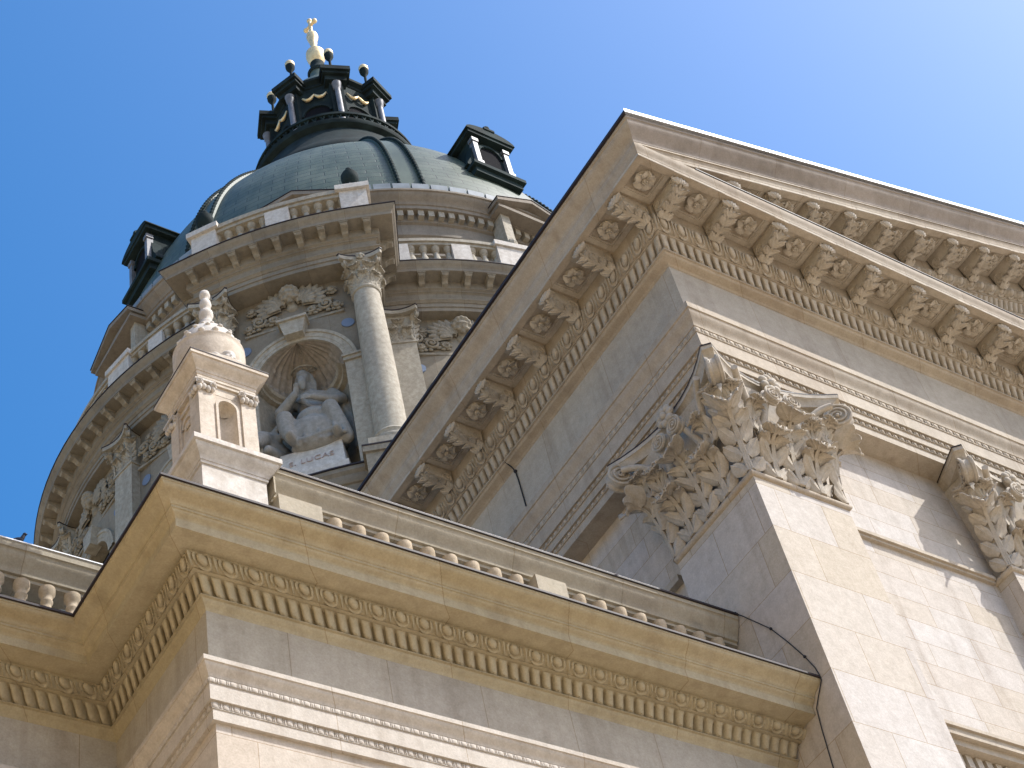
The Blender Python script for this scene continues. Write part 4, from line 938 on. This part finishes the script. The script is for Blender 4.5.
for a in (31.6, 10.95, -10.95, 58.4, 79.05, 101.0, 121.5):
    q = MB(); q.box(-0.48, 0.48, -WR - 0.32, -WR + 0.2, 39.5, 47.3, rot(a)); q.box(-0.52, 0.52, -WR - 0.36, -WR + 0.2, 47.22, 47.32, rot(a)); pl = q.build('pilaster', M['drumlight'], drum, 0)
    q = MB(); q.prism([(-0.46, -WR - 0.30), (0.46, -WR - 0.30), (0.46, -WR + 0.1), (-0.46, -WR + 0.1)], 47.3, 48.56, rot(a), [(-0.56, -WR - 0.40), (0.56, -WR - 0.40), (0.56, -WR + 0.1), (-0.56, -WR + 0.1)]); cp = q.build('capital', M['drumlight'], pl, 0)
    Mx = rot(a)
    for x in (-0.25, 0.25): KD1.put(cp, (Mx @ Vector((x, -WR - 0.31, 47.31)))[:], -rad(a))
    for x, t in ((0, 0), (-0.46, -pi / 4), (0.46, pi / 4)): KD2.put(cp, (Mx @ Vector((x, -WR - 0.31, 47.31)))[:], -rad(a) + t)
    for s in (-1, 1): KDV.put(cp, (Mx @ Vector((s * 0.58, -WR - 0.50, 48.44)))[:], -rad(a) + s * pi / 4 + pi / 2)
    drum_abacus(0.70, 48.56, 48.745, Mx @ Matrix.Translation((0, -WR - 0.02, 0)), cp)
# entablature
q = MB(); sweep(q, [(-0.9, ZA), (0, ZA), (0, 48.93), (0.04, 48.935), (0.04, 49.12), (0.07, 49.125), (0.12, 49.20), (0.14, 49.21), (0.14, 49.25), (0.02, 49.27), (0.02, 49.66)], ent, closed=True); en = q.build('entablature', M['drum'], drum)
q = MB(); sweep(q, [(0.02, 49.65), (0.08, 49.70), (0.10, 49.70), (0.10, 49.75), (0.18, 49.80), (0.18, 50.14), (0.62, 50.15), (0.66, 50.15), (0.66, 50.28)] + cyma(0.67, 50.29, 0.79, 50.50, 6) + [(0.80, 50.51), (0.80, 50.56), (-2.0, 50.62)], ent, closed=True); dc = q.build('cornice', M['drum'], drum)
q = MB(); sweep(q, [(0.79, 50.562), (0.83, 50.562), (0.83, 50.60), (0.3, 50.62)], ent, closed=True); q.build('cornice_flashing', M['flash'], dc, 0)
def bracket():
    mb = MB(); pr = [(0, 0.02), (-0.44, 0.02), (-0.44, -0.08), (-0.40, -0.13), (-0.28, -0.14), (-0.18, -0.19), (-0.12, -0.26), (0, -0.30)]
    for w, k in ((0.125, 1.0),):
        n = len(pr); V = [(s * w * (1.0 if z > -0.1 else 0.8), y, z) for s in (-1, 1) for y, z in pr]
        mb.add(V, [tuple(range(n)), tuple(range(2 * n - 1, n - 1, -1))] + [(i, n + i, n + (i + 1) % n, (i + 1) % n) for i in range(n)])
    mb.box(-0.15, 0.15, -0.47, 0, -0.03, 0.03); return mb
KBk = Kit('modillion', bracket(), M['drumplain'], 0)
for k in range(9): a = 45 - 10.9 + 21.8 * k / 8; KBk.put(dc, pol(a, BF + 0.17, 50.13), -rad(a))
for k in range(17): a = -27.2 + 54.4 * k / 16; KBk.put(dc, pol(a, RF + 0.17, 50.13), -rad(a)); KBk.put(dc, pol(90 + a, RF + 0.17, 50.13), -rad(90 + a))
for s in (1, -1):
    for y in (-15.0, -14.3, -13.6): KBk.put(dc, (rot(45) @ Matrix.Rotation(-rad(s * HB), 4, 'Z') @ Vector((-s * 0.17, y, 50.13)))[:], -rad(45 + s * HB) + (-s) * pi / 2)
# balustrades of the drum
def curved_rail(mb, R, a0, a1, z0, z1, d, n=24):
    sweep(mb, [(-d, z0), (0, z0), (0, z1), (-d, z1), (-d, z0)], arc(C, R, a0, a1, n))
KSB = Kit('baluster', MB().lathe([(0.17, 0), (0.17, 0.12), (0.12, 0.16), (0.17, 0.35), (0.17, 0.48), (0.10, 0.85), (0.08, 1.02), (0.12, 1.06), (0.09, 1.12), (0.15, 1.2), (0.16, 1.35)], 12), M['drumlight'], 50)
db = empty('balustrade', pol(45, 15.2, 50.62), 'curved pale balustrade above the shell niche, carrying two dark urns', 'balustrade', 'balustrades of the drum')
q = MB(); curved_rail(q, 15.35, 56.3, 33.7, 52.72, 52.88, 0.42); curved_rail(q, 15.42, 56.3, 33.7, 52.88, 53.08, 0.56); q.build('rail', M['drumlight'], db)
q = MB(); curved_rail(q, 15.40, 56.3, 33.7, 50.62, 51.38, 0.5); q.build('plinth', M['drumplain'], db)
for k in range(5):
    for s in (-1, 1): a = 45 + s * (2.05 + 1.62 * k); KSB.put(db, pol(a, 15.14, 51.38), -rad(a))
for a, wd, zt in ((45, 0.42, 52.72), (35.0, 0.47, 52.9), (55.0, 0.47, 52.9)):
    q = MB(); q.box(-wd, wd, -15.42, -14.8, 50.65, zt, rot(a)); 
    if wd > 0.45: q.box(-wd - 0.12, wd + 0.12, -15.54, -14.7, 52.9, 53.16, rot(a))
    q.build('pedestal', M['turretwhite'], db, 0)
for nm, a0, a1, ac, lbl in (('r', 30.2, -30.2, 0, 'grey balustrade on the recessed right part of the drum, partly behind the eaves'), ('l', 120.2, 59.8, 90, 'grey balustrade along the shaded left curve of the drum')):
    rb = empty('balustrade', pol(ac, 13.0, 50.62), lbl, 'balustrade', 'balustrades of the drum')
    q = MB(); curved_rail(q, 13.1, a0, a1, 52.62, 52.76, 0.4, 40); curved_rail(q, 13.17, a0, a1, 52.76, 52.92, 0.52, 40); q.build('rail', M['drumlight'], rb)
    q = MB(); curved_rail(q, 13.12, a0, a1, 50.62, 51.30, 0.45, 40); q.build('plinth', M['drumplain'], rb)
    for k in range(-15, 16):
        if k % 5 == 0:
            q = MB(); q.box(-0.34, 0.34, -13.14, -12.7, 51.30, 52.63, rot(ac + 1.95 * k)); q.build('pedestal', M['turretwhite'], rb, 0)
        else: KSB.put(rb, pol(ac + 1.95 * k, 12.92, 51.28), -rad(ac + 1.95 * k))
    for s in (-1, 1):
        q = MB(); q.box(-0.62, 0.62, -13.2, -12.6, 50.62, 52.75, rot(ac + s * 11.0)); q.box(-0.70, 0.70, -13.28, -12.5, 52.75, 53.0, rot(ac + s * 11.0)); q.build('pedestal', M['turretwhite'], rb, 0)
# attic storey
q = MB(); sweep(q, [(0, 50.5), (0, 54.7), (0.08, 54.75), (0.08, 55.0), (0.0, 55.05), (0.0, 55.9), (0.12, 56.0), (0.12, 56.15), (0.04, 56.2), (0.04, 56.75), (0.14, 56.8), (0.14, 57.25), (0.45, 57.27), (0.45, 57.45)] + cyma(0.5, 57.47, 0.80, 57.9, 6) + [(0.86, 57.92), (0.86, 58.02), (0, 58.1)], ring(11.05), closed=True); at = q.build('attic', M['attic'], drum)
KD2_ = Kit('dentil', MB().box(-0.11, 0.11, -0.32, 0, 56.92, 57.26), M['drumlight'], 0)
for k in range(180):
    a = k * 2.0
    if -60 < (a - 36 + 180) % 360 - 180 < 90: KD2_.put(at, pol(a, 11.1, 0), -rad(a))
for a in (0, 45, 90):
    q = MB(); Mx = rot(a); w = 1.50
    q.box(-w + 0.15, w - 0.15, -11.3, -10.6, 50.6, 56.3, Mx); q.box(-w - 0.15, w + 0.15, -12.05, -10.6, 57.30, 57.48, Mx)
    X = Mx @ Matrix.Translation((0, -11.85, 0)) @ Matrix.Rotation(pi / 2, 4, 'X')
    q.prism([(-w, 57.48), (w, 57.48), (0, 58.12)], -1.6, 0.0, X)
    pd = q.build('attic_pediment', M['attic'], drum, 0)
    for s in (-1, 1):
        q = MB(); q.prism([(s * (w + 0.24), 57.48), (s * (w + 0.24), 57.66), (0, 58.46), (0, 58.24)][::(1 if s < 0 else -1)], -2.0, 0.34, X); q.build('raking_cornice', M['attic'], pd, 0)
        q = MB(); q.prism([(s * (w + 0.27), 57.665), (s * (w + 0.27), 57.695), (0, 58.495), (0, 58.465)][::(1 if s < 0 else -1)], -2.0, 0.37, X); q.build('flashing', M['flash'], pd, 0)
        q = MB(); q.box(s * (w - 0.3) - 0.2, s * (w - 0.3) + 0.2, -11.75, -11.1, 55.3, 57.29, Mx); q.ball((s * (w - 0.3), -11.7, 55.4), (0.22, 0.22, 0.28), 10, Mx); q.build('console', M['drumlight'], pd, 0)

# seated evangelist
def place(a, R, z, sc=1.0): return rot(a, z) @ Matrix.Translation((0, -R, 0)) @ Matrix.Diagonal((sc, sc, sc, 1))
stt = empty('seated_statue', pol(45, 13.95, 39.5), 'carved stone saint seated with a halo and an ox in the shell niche', 'statue')
q = MB(); Mx = rot(45); q.prism([(-1.12, -15.02), (1.12, -15.02), (1.12, -13.4), (-1.12, -13.4)], 39.5, 39.95, Mx); q.prism([(-1.02, -14.95), (1.02, -14.95), (1.02, -13.4), (-1.02, -13.4)], 39.95, 41.15, Mx, [(-0.95, -14.75), (0.95, -14.75), (0.95, -13.4), (-0.95, -13.4)])
pdst = q.build('pedestal', M['turretwhite'], stt, 0)
cu = bpy.data.curves.new('inscription', 'FONT'); cu.body = 'S. LUCAS'; cu.size = 0.32; cu.align_x = 'CENTER'; cu.align_y = 'CENTER'; cu.extrude = 0.012; cu.space_character = 1.1
to = bpy.data.objects.new('tmp', cu); COL.objects.link(to); bpy.context.view_layer.update()
tm = bpy.data.meshes.new_from_object(to.evaluated_get(bpy.context.evaluated_depsgraph_get())); bpy.data.objects.remove(to); tm.name = 'inscription'
tm.transform(rot(45) @ Matrix.Translation((0, -14.875, 40.52)) @ Matrix.Rotation(pi / 2 - math.atan2(0.2, 1.2), 4, 'X')); tm.materials.clear(); link('inscription', tm, M['red'], pdst)
body = [('e', (0, .14, .42), (.25, .2, .2)), ('l', [(0, .14, .45), (0, .11, .85), (0, .05, 1.14)], [.19, .17, .19]), ('e', (0, .04, 1.17), (.27, .14, .11)), ('l', [(0, .02, 1.22), (-.03, -.04, 1.42)], [.08, .065]),
  ('e', (-.04, -.06, 1.50), (.088, .11, .135)), ('e', (-.047, -.175, 1.485), (.018, .025, .032)), ('e', (-.05, -.145, 1.535), (.062, .03, .016)), ('e', (-.09, -.13, 1.47), (.03, .025, .025)), ('e', (0, -.13, 1.47), (.03, .025, .025)),
  ('l', [(-.045, -.13, 1.42), (-.045, -.16, 1.33), (-.035, -.16, 1.24)], [.06, .062, .03]), ('l', [(-.125, -.02, 1.55), (-.145, .01, 1.40), (-.12, .02, 1.28)], [.035, .045, .04]), ('l', [(.05, -.02, 1.55), (.075, .01, 1.40), (.07, .02, 1.28)], [.035, .045, .04]), ('e', (-.035, .01, 1.56), (.105, .115, .10)),
  ('l', [(-.28, .05, 1.18), (-.37, -.10, .93), (-.34, -.17, .90)], [.085, .07, .06]), ('l', [(-.35, -.16, .91), (-.14, -.29, 1.03)], [.085, .055]), ('e', (-.10, -.31, 1.09), (.042, .03, .05)),
  ('l', [(.28, .05, 1.18), (.40, -.06, .95), (.34, -.16, .88)], [.095, .08, .07]), ('l', [(.34, -.16, .88), (.10, -.34, .88)], [.065, .042]), ('e', (.05, -.36, .88), (.048, .03, .04)),
  ('l', [(-.12, .05, .46), (-.27, -.38, .58)], [.14, .10]), ('l', [(-.27, -.39, .58), (-.25, -.42, .35), (-.19, -.50, .12)], [.112, .10, .07]), ('e', (-.18, -.60, .05), (.06, .14, .05)),
  ('l', [(.12, .05, .46), (.29, -.34, .60)], [.14, .11]), ('l', [(.29, -.35, .60), (.36, -.34, .36), (.42, -.32, .08)], [.11, .105, .11]), ('e', (.36, -.50, .045), (.06, .12, .045)),
  ('e', (.06, -.29, .20), (.28, .16, .24)), ('e', (.06, -.36, .06), (.30, .14, .10)), ('e', (.12, .14, .72), (.42, .13, .50)), ('e', (.02, -.14, .43), (.33, .27, .15)), ('e', (.02, -.33, .30), (.30, .13, .27)), ('e', (.05, -.20, .62), (.22, .18, .16)),
  ('l', [(.29, .10, 1.20), (.47, .09, .85), (.54, .08, .45), (.54, .05, .08)], [.085, .11, .12, .09]), ('l', [(-.20, -.46, .10), (.05, -.50, .07), (.33, -.46, .14)], [.045, .035, .045])]
for k in range(7):       # folds of the robe
    x = -.12 + .085 * k; body.append(('l', [(x * .9, -.30 - .02 * (k % 2), .46), (x * 1.05, -.40 - .03 * (k % 2), .22), (x * 1.15, -.46 - .02 * (k % 2), .03)], [.02, .026, .03]))
    body.append(('l', [(-.24 + .03 * k, -.06 - .02 * k, 1.17 - .02 * k), (-.06 + .03 * k, -.17 - .008 * k, 1.02 - .05 * k), (.20 + .012 * k, -.14, .86 - .05 * k)], [.022, .026, .02]))
    f = k / 6; body.append(('l', [(.34 + .02 * k, -.02 + .02 * k, 1.05 - .10 * k), (.50 + .008 * k, -.03, .62 - .05 * k), (.50 + .015 * k, -.06, .10)], [.02, .028, .03]))
for k in range(4):
    body.append(('l', [(-.125 + .016 * k, -.325, 1.10), (-.125 + .020 * k, -.35, 1.145 + .012 * (k % 3)), (-.11 + .02 * k, -.37, 1.16 + .01 * (k % 2))], [.012, .011, .010]))
    body.append(('l', [(.04, -.375, .91 - .02 * k), (-.01, -.395, .91 - .022 * k), (-.04, -.39, .90 - .02 * k)], [.012, .011, .010]))
body += [('l', [(-.07, -.32, 1.09), (-.06, -.36, 1.12)], [.013, .011]), ('l', [(.04, -.37, .925), (.0, -.39, .945)], [.013, .011])]
SC = 2.75
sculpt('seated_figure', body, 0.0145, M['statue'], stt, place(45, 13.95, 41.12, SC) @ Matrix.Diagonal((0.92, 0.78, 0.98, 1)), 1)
q = MB(); X = place(45, 13.95, 41.12, SC) @ Matrix.Translation((-.033, .03, 1.66)) @ Matrix.Rotation(0.25, 4, 'X')
q.lathe([(.135, 0), (.155, .006), (.16, 0), (.155, -.008), (.135, 0)], 32, X)
for k in range(12): q.tube([(0.03 * cos(k * pi / 6), 0.03 * sin(k * pi / 6), 0), (.14 * cos(k * pi / 6), .14 * sin(k * pi / 6), 0)], .006, 4, X)
q.build('halo', M['drumlight'], stt, 50)
ox = [('l', [(0, .35, .10), (0, .05, .16), (0, -.10, .30)], [.24, .22, .15]), ('l', [(0, -.10, .38), (0, -.26, .32), (0, -.40, .20)], [.13, .11, .075]), ('e', (0, -.43, .17), (.085, .06, .06)), ('l', [(-.11, -.14, .46), (-.22, -.14, .52), (-.24, -.17, .62)], [.045, .035, .015]), ('l', [(.11, -.14, .46), (.20, -.14, .52), (.22, -.17, .62)], [.045, .035, .015]), ('l', [(-.12, -.14, .38), (-.24, -.12, .34)], [.05, .03]), ('l', [(.12, -.14, .38), (.22, -.12, .34)], [.05, .03]), ('l', [(-.12, -.10, .10), (-.14, -.38, .05)], [.09, .05]), ('l', [(.12, -.10, .10), (.13, -.38, .05)], [.09, .05]), ('e', (-.07, -.25, .38), (.03, .03, .025)), ('e', (.07, -.25, .38), (.03, .03, .025))]
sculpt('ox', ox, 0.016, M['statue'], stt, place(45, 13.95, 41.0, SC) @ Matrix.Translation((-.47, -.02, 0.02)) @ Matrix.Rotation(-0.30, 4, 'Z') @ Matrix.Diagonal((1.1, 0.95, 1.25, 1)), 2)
q = MB(); q.box(-0.45, 0.45, -0.6, 0.55, -1.55, 0.02, place(45, 13.95, 41.0, 1) @ Matrix.Translation((-.62 * SC + .25, -.1, 0))); q.build('ledge', M['drumplain'], stt, 0)

# urns on the balustrade
def urn_mb():
    mb = MB(); mb.box(-0.26, 0.26, -0.26, 0.26, 0, 0.14); mb.lathe([(0.20, 0.14), (0.13, 0.22), (0.12, 0.36), (0.22, 0.48), (0.34, 0.62), (0.37, 0.82), (0.37, 0.98), (0.30, 1.04), (0.32, 1.08), (0.30, 1.14), (0.18, 1.22), (0.12, 1.26), (0.11, 1.34), (0.15, 1.40), (0.12, 1.50), (0.001, 1.56)], 20)
    return mb
u1 = urn_mb().build('urn', M['dark'], None, 45, loc=pol(35.0, 15.2, 53.16), scl=(0.85, 0.85, 0.9)); tag(u1, 'dark metal urn on the drum balustrade, right above the sunlit column', 'urn', 'urns on the drum balustrade')
u2 = u1.copy(); COL.objects.link(u2); u2.location = pol(55.0, 15.2, 53.16); tag(u2, 'dark metal urn at the left end of the drum balustrade, above the turret', 'urn')

# ================================================================== COPPER DOME
dome = empty('copper_dome', (C[0], C[1], 58.0), 'green patinated copper dome with beaded ribs and dark dormers', 'dome')
DP = [(11.35, 58.05), (11.30, 58.8), (11.18, 59.6), (10.98, 60.6), (10.70, 61.7), (10.34, 62.9), (9.90, 64.1), (9.35, 65.3), (8.70, 66.5), (7.95, 67.7), (7.10, 68.9), (6.2, 70.0), (5.3, 70.95), (4.4, 71.8)]
dp = np.array(DP); sl_ = np.concatenate([[0], np.cumsum(np.linalg.norm(np.diff(dp, axis=0), axis=1))])
fine = np.linspace(0, sl_[-1], 40); dr = np.interp(fine, sl_, dp[:, 0]); dz = np.interp(fine, sl_, dp[:, 1])
for _ in range(3):
    dr[1:-1] = (dr[:-2] + 2 * dr[1:-1] + dr[2:]) / 4; dz[1:-1] = (dz[:-2] + 2 * dz[1:-1] + dz[2:]) / 4
q = MB(); nA = 128; aa = np.linspace(0, 360, nA + 1)
q.grid(np.array([[pol(-a, r, z) for a in aa] for r, z in zip(dr, dz)]), uv=[[(rad(a) * 9.5, s) for a in aa] for s in fine]); q.build('shell', M['copper'], dome, 60)
def rib(a, parent):
    mb = MB(); Mx = rot(a); tr = np.gradient(dr); tz = np.gradient(dz); l = np.hypot(tr, tz); nr, nz = tz / l, -tr / l
    xs = [(-0.56, -0.05), (-0.56, 0.10), (-0.40, 0.10), (-0.40, 0.04), (0.40, 0.04), (0.40, 0.10), (0.56, 0.10), (0.56, -0.05)]
    G = [[(x * (0.62 + 0.38 * dr[i] / dr[0]), -(dr[i] + nr[i] * h), dz[i] + nz[i] * h) for x, h in xs] for i in range(len(dr))]
    mb.grid(np.array(G), Mx); o = mb.build('rib', M['copper'], parent, 40)
    for sg in (-1, 1):
        b2 = MB(); s = 0.3; pts = []; rr = []
        while s < sl_[-1] - 0.3:      # one continuous string of beads
            r = np.interp(s, fine, dr); z = np.interp(s, fine, dz); a1 = np.interp(s, fine, nr); a2 = np.interp(s, fine, nz); w = 0.48 * (0.62 + 0.38 * r / dr[0])
            pts.append((sg * w, -(r + a1 * 0.13), z + a2 * 0.13)); rr.append((0.03, 0.075, 0.10, 0.075)[len(rr) % 4]); s += 0.08
        b2.tube(pts, rr, 7, Mx); b2.build('beading', M['dormer'], o, 60)
    return o
for k in range(8): rib(22.5 + 45 * k, dome)
q = MB()
for k in range(100):
    a = k * 3.6
    q.box(-0.33, 0.33, -11.82, -11.4, 58.05, 58.48, rot(a))
q.build('lead_kerb', M['lead'], dome, 0)
def dormer(a):
    fy = -10.7; Mx = rot(a) @ Matrix.Translation((0, fy, 63.0)) @ Matrix.Scale(0.87, 4) @ Matrix.Translation((0, -fy, -63.0)); q = MB()
    q.box(-1.0, 1.0, fy, -8.6, 62.30, 64.80, Mx)
    for s in (-1, 1):   # scrolled cheeks
        q.prism([(s * 1.0, 62.30), (s * 1.0, 64.10), (s * 1.18, 63.10), (s * 1.5, 62.40), (s * 1.5, 62.30)][::(-1 if s > 0 else 1)], 0, 0.5, Mx @ Matrix.Translation((0, fy + 0.5, 0)) @ Matrix.Rotation(pi / 2, 4, 'X'))
    d = q.build('dormer', M['dormer'], dome, 0)
    q = MB(); q.box(-1.45, 1.45, fy - 0.42, -9.0, 61.90, 62.15, Mx); q.box(-1.3, 1.3, fy - 0.25, -9.0, 61.50, 61.90, Mx); q.box(-1.36, 1.36, fy - 0.34, -9.0, 62.15, 62.30, Mx); q.build('sill', M['dormer'], d, 0)
    q = MB(); th2 = np.linspace(0, pi, 16); q.add([(0.58, fy - 0.02, 62.40)] + [(0.58 * cos(t), fy - 0.02, 63.85 + 0.58 * sin(t)) for t in th2] + [(-0.58, fy - 0.02, 62.40)], [tuple(range(18))], None, Mx); q.build('opening', M['void'], d, 0)
    q = MB(); q.grid(np.array([[((0.58 + a_) * cos(t), fy - b_, 63.85 + (0.58 + a_) * sin(t)) for t in th2[::-1]] for a_, b_ in ((0, 0), (0, .12), (.16, .12), (.16, 0))]), Mx); q.build('arch_frame', M['dormer'], d, 0)
    for s in (-1, 1):
        q = MB(); q.box(s * 0.88 - 0.13, s * 0.88 + 0.13, fy - 0.22, fy + 0.1, 62.45, 64.60, Mx); q.box(s * 0.88 - 0.18, s * 0.88 + 0.18, fy - 0.27, fy + 0.1, 62.30, 62.65, Mx); q.box(s * 0.88 - 0.18, s * 0.88 + 0.18, fy - 0.27, fy + 0.1, 64.35, 64.62, Mx); q.build('pilaster', M['pale_copper'], d, 0)
    q = MB(); q.box(-1.28, 1.28, fy - 0.38, -8.0, 64.80, 65.02, Mx)
    th3 = np.linspace(0, pi, 11); seg = [(1.40 * cos(t), 65.02 + 0.55 * sin(t)) for t in th3]
    q.prism(seg, -2.9, 0.0, Mx @ Matrix.Translation((0, fy - 0.45, 0)) @ Matrix.Rotation(pi / 2, 4, 'X')); q.build('roof', M['dormer'], d, 0)
    q = MB(); q.box(-0.3, 0.3, fy - 0.5, fy - 0.1, 65.50, 65.65, Mx); q.lathe([(0.2, 65.60), (0.12, 65.70), (0.2, 65.82), (0.2, 65.95), (0.08, 66.05), (0.001, 66.10)], 12, Mx @ Matrix.Translation((0, fy - 0.25, 0))); q.build('finial', M['dormer'], d, 50)
dormer(0); dormer(90)

# ================================================================== LANTERN
lan = empty('dome_lantern', (C[0], C[1], 71.5), 'dark bronze lantern with gilded balls, orb and cross on top of the dome', 'lantern')
q = MB(); q.lathe([(5.25, 71.0), (5.30, 71.9), (5.2, 72.4), (4.9, 72.8), (4.55, 73.6), (4.25, 74.6), (4.05, 75.2), (4.3, 75.35), (4.35, 75.5), (4.35, 75.62), (2.0, 75.64)], 64, Matrix.Translation((C[0], C[1], 0))); q.build('skirt', M['dark'], lan, 40)
q = MB(); X = Matrix.Translation((C[0], C[1], 0)); q.lathe([(4.22, 76.25), (4.22, 76.42), (4.02, 76.42), (4.02, 76.25), (4.22, 76.25)], 64, X)
for k in range(64):
    a = k * 360 / 64; q.tube([pol(a - 1.4, 4.12, 75.64), pol(a, 4.12, 75.95), pol(a - 1.4, 4.12, 76.26)], 0.05, 5); q.tube([pol(a + 1.4, 4.12, 75.64), pol(a, 4.12, 75.95), pol(a + 1.4, 4.12, 76.26)], 0.05, 5)
q.build('gallery_railing', M['dormer'], lan, 40)
oct8 = lambda R: [pol(22.5 + 45 * k, R, 0)[:2] for k in range(8, 0, -1)]
q = MB(); sweep(q, [(0, 75.6), (0, 81.3)], oct8(3.0), closed=True); q.build('body', M['dark'], lan, 0)
for k in range(8):
    a = 45 * k; Mx = rot(a); ap = 3.0 * cos(pi / 8)
    q = MB(); th2 = np.linspace(0, pi, 14); q.add([(0.68, -ap - 0.015, 75.9)] + [(0.68 * cos(t), -ap - 0.015, 78.75 + 0.68 * sin(t)) for t in th2] + [(-0.68, -ap - 0.015, 75.9)], [tuple(range(16))], None, Mx); wn = q.build('window', M['void'], lan, 0)
    q = MB(); q.grid(np.array([[((0.68 + a_) * cos(t), -ap - b_, 78.75 + (0.68 + a_) * sin(t)) for t in th2[::-1]] for a_, b_ in ((0, 0), (0, .1), (.12, .1), (.12, 0))]), Mx)
    q.build('arch_frame', M['dark'], wn, 0)
    q = MB(); pts = [(x, -ap - 0.10 - 0.06 * cos(x * 3), 80.45 - 0.34 * abs(sin(x * pi / 0.62)) ) for x in np.linspace(-0.62, 0.62, 31)]; q.tube(pts, [0.05 + 0.05 * abs(sin(x * pi / 0.62)) for x in np.linspace(-0.62, 0.62, 31)], 6, Mx); q.build('swag', M['gold'], lan, 60)
    b_ = 22.5 + 45 * k; Mx = rot(b_)
    q = MB(); q.box(-0.34, 0.34, -3.12, -2.4, 75.62, 81.3, Mx); q.box(-0.40, 0.40, -3.42, -2.4, 75.62, 76.9, Mx); pr = q.build('pier', M['dark'], lan, 0)
    for s in (0,):
        q = MB(); q.lathe([(0.17, 76.5), (0.19, 76.55), (0.15, 76.65), (0.15, 79.9), (0.13, 80.2), (0.2, 80.3), (0.24, 80.7), (0.26, 80.75)], 12, Mx @ Matrix.Translation((0, -3.22, 0))); q.build('colonnette', M['pale_copper'], pr, 50)
    q = MB(); q.box(-0.55, 0.55, -3.32, -2.3, 81.0, 81.4, Mx); q.box(-0.68, 0.68, -3.5, -2.2, 81.4, 81.62, Mx); q.box(-0.76, 0.76, -3.62, -2.1, 81.62, 81.95, Mx); q.build('cornice_block', M['dark'], pr, 0)
    q = MB(); q.box(-0.22, 0.22, -0.22, 0.22, 81.95, 82.9, Mx @ Matrix.Translation((0, -2.75, 0))); q.lathe([(0.20, 82.9), (0.08, 83.2), (0.07, 83.9), (0.16, 84.1), (0.24, 84.3), (0.25, 84.5)], 12, Mx @ Matrix.Translation((0, -2.75, 0))); po = q.build('post', M['dark'], pr, 50)
    q = MB(); q.ball((0, -2.75, 84.68), (0.27, 0.27, 0.30), 12, Mx); q.build('ball', M['gold'], po, 60)
q = MB(); sweep(q, [(0, 80.9), (0.12, 80.95), (0.12, 81.3), (0.35, 81.4), (0.35, 81.6), (0.55, 81.75), (0.55, 81.95), (-0.6, 82.1)], oct8(2.65), closed=True); q.build('cornice', M['dark'], lan, 0)
q = MB(); q.lathe([(2.55, 82.0), (2.5, 82.6), (2.25, 83.4), (1.75, 84.3), (1.15, 85.1), (0.75, 85.8), (0.55, 86.6), (0.5, 87.2)], 32, X); q.build('roof', M['copper'], lan, 50)
q = MB(); q.lathe([(0.55, 87.1), (0.62, 87.3), (0.42, 87.6), (0.34, 88.1), (0.40, 88.3), (0.30, 88.5)], 20, X); q.build('stem', M['dark'], lan, 50)
q = MB(); q.lathe([(0.235, 88.45), (0.378, 88.65), (0.504, 88.95), (0.538, 89.2), (0.504, 89.45), (0.521, 89.5), (0.487, 89.58), (0.336, 89.75), (0.202, 89.9), (0.168, 90.5), (0.218, 90.7), (0.185, 90.85), (0.286, 91.1), (0.336, 91.4), (0.302, 91.65), (0.202, 91.85), (0.101, 92.0), (0.084, 92.1)], 24, X); orb = q.build('orb', M['gold'], lan, 50)
Mx = X @ Matrix.Rotation(-rad(80), 4, 'Z'); q = MB()
q.tube([(0, 0, 92.0), (0, 0, 93.3)], 0.10, 8, Mx); q.tube([(-0.36, 0, 92.75), (0.36, 0, 92.75)], 0.10, 8, Mx)
for p in ((0, 0, 93.3), (-0.38, 0, 92.75), (0.38, 0, 92.75)): q.ball(p, 0.16, 10, Mx)
q.build('cross', M['gold'], orb, 60)

# ================================================================== SMALL THINGS
bird = [('e', (0, 0, 0.10), (.055, .12, .065)), ('l', [(0, -.09, .13), (0, -.12, .20)], [.04, .03]), ('e', (0, -.13, .215), (.033, .036, .032)), ('l', [(0, -.16, .21), (0, -.185, .205)], [.011, .006]), ('l', [(0, .10, .09), (0, .24, .07)], [.04, .02]), ('l', [(-.02, -.01, .06), (-.02, -.015, 0)], [.01, .01]), ('l', [(.02, -.01, .06), (.02, -.015, 0)], [.01, .01])]
bo = sculpt('pigeon', bird, 0.008, M['bird'], None, Matrix.Rotation(0.9, 4, 'Z') @ Matrix.Scale(0.75, 4), 1); bo.location = (5.40, YL2 + 0.06, 17.905); tag(bo, 'small dark pigeon perched on the far left balustrade rail', 'bird')
def cable(pts, r, label, clips=()):
    q = MB(); q.tube(pts, r, 6)
    for c in clips: q.ball(c, r * 2.8, 8)
    tag(q.build('lightning_cable', M['cable'], None, 60), label, 'cable', 'lightning cables on the church')
cable([(XF - .02, 12.70, 17.93), (XF - .02, 12.55, 17.72), (XF - .02, 12.20, 17.20), (XF - .02, 12.0, 16.78), (XF - .02, 11.83, 16.38), (XF - .02, 11.74, 16.12), (XF - .02, 11.715, 15.97), (XF - .02, 11.715, 15.88), (XF - .02, 11.86, 15.72), (XF - .02, 11.96, 15.60), (XF - .02, 12.0, 15.3), (XF - .02, 12.1, 14.2), (XF - .02, 12.1, 8.0)], 0.008, 'thin dark cable drooping down the big pier beside the balustrade end', ((XF - .02, 12.20, 17.20), (XF - .02, 11.83, 16.38), (XF - .02, 12.70, 17.93)))
cable([(XF - .24, 16.42, 24.88), (XF - .10, 16.40, 24.76), (XF - .04, 16.386, 24.643), (XF - .04, 16.366, 24.397), (XF - .04, 16.345, 23.70)], 0.013, 'short dark cable hanging over the shaded flank frieze of the church', ((XF - .04, 16.386, 24.643),))
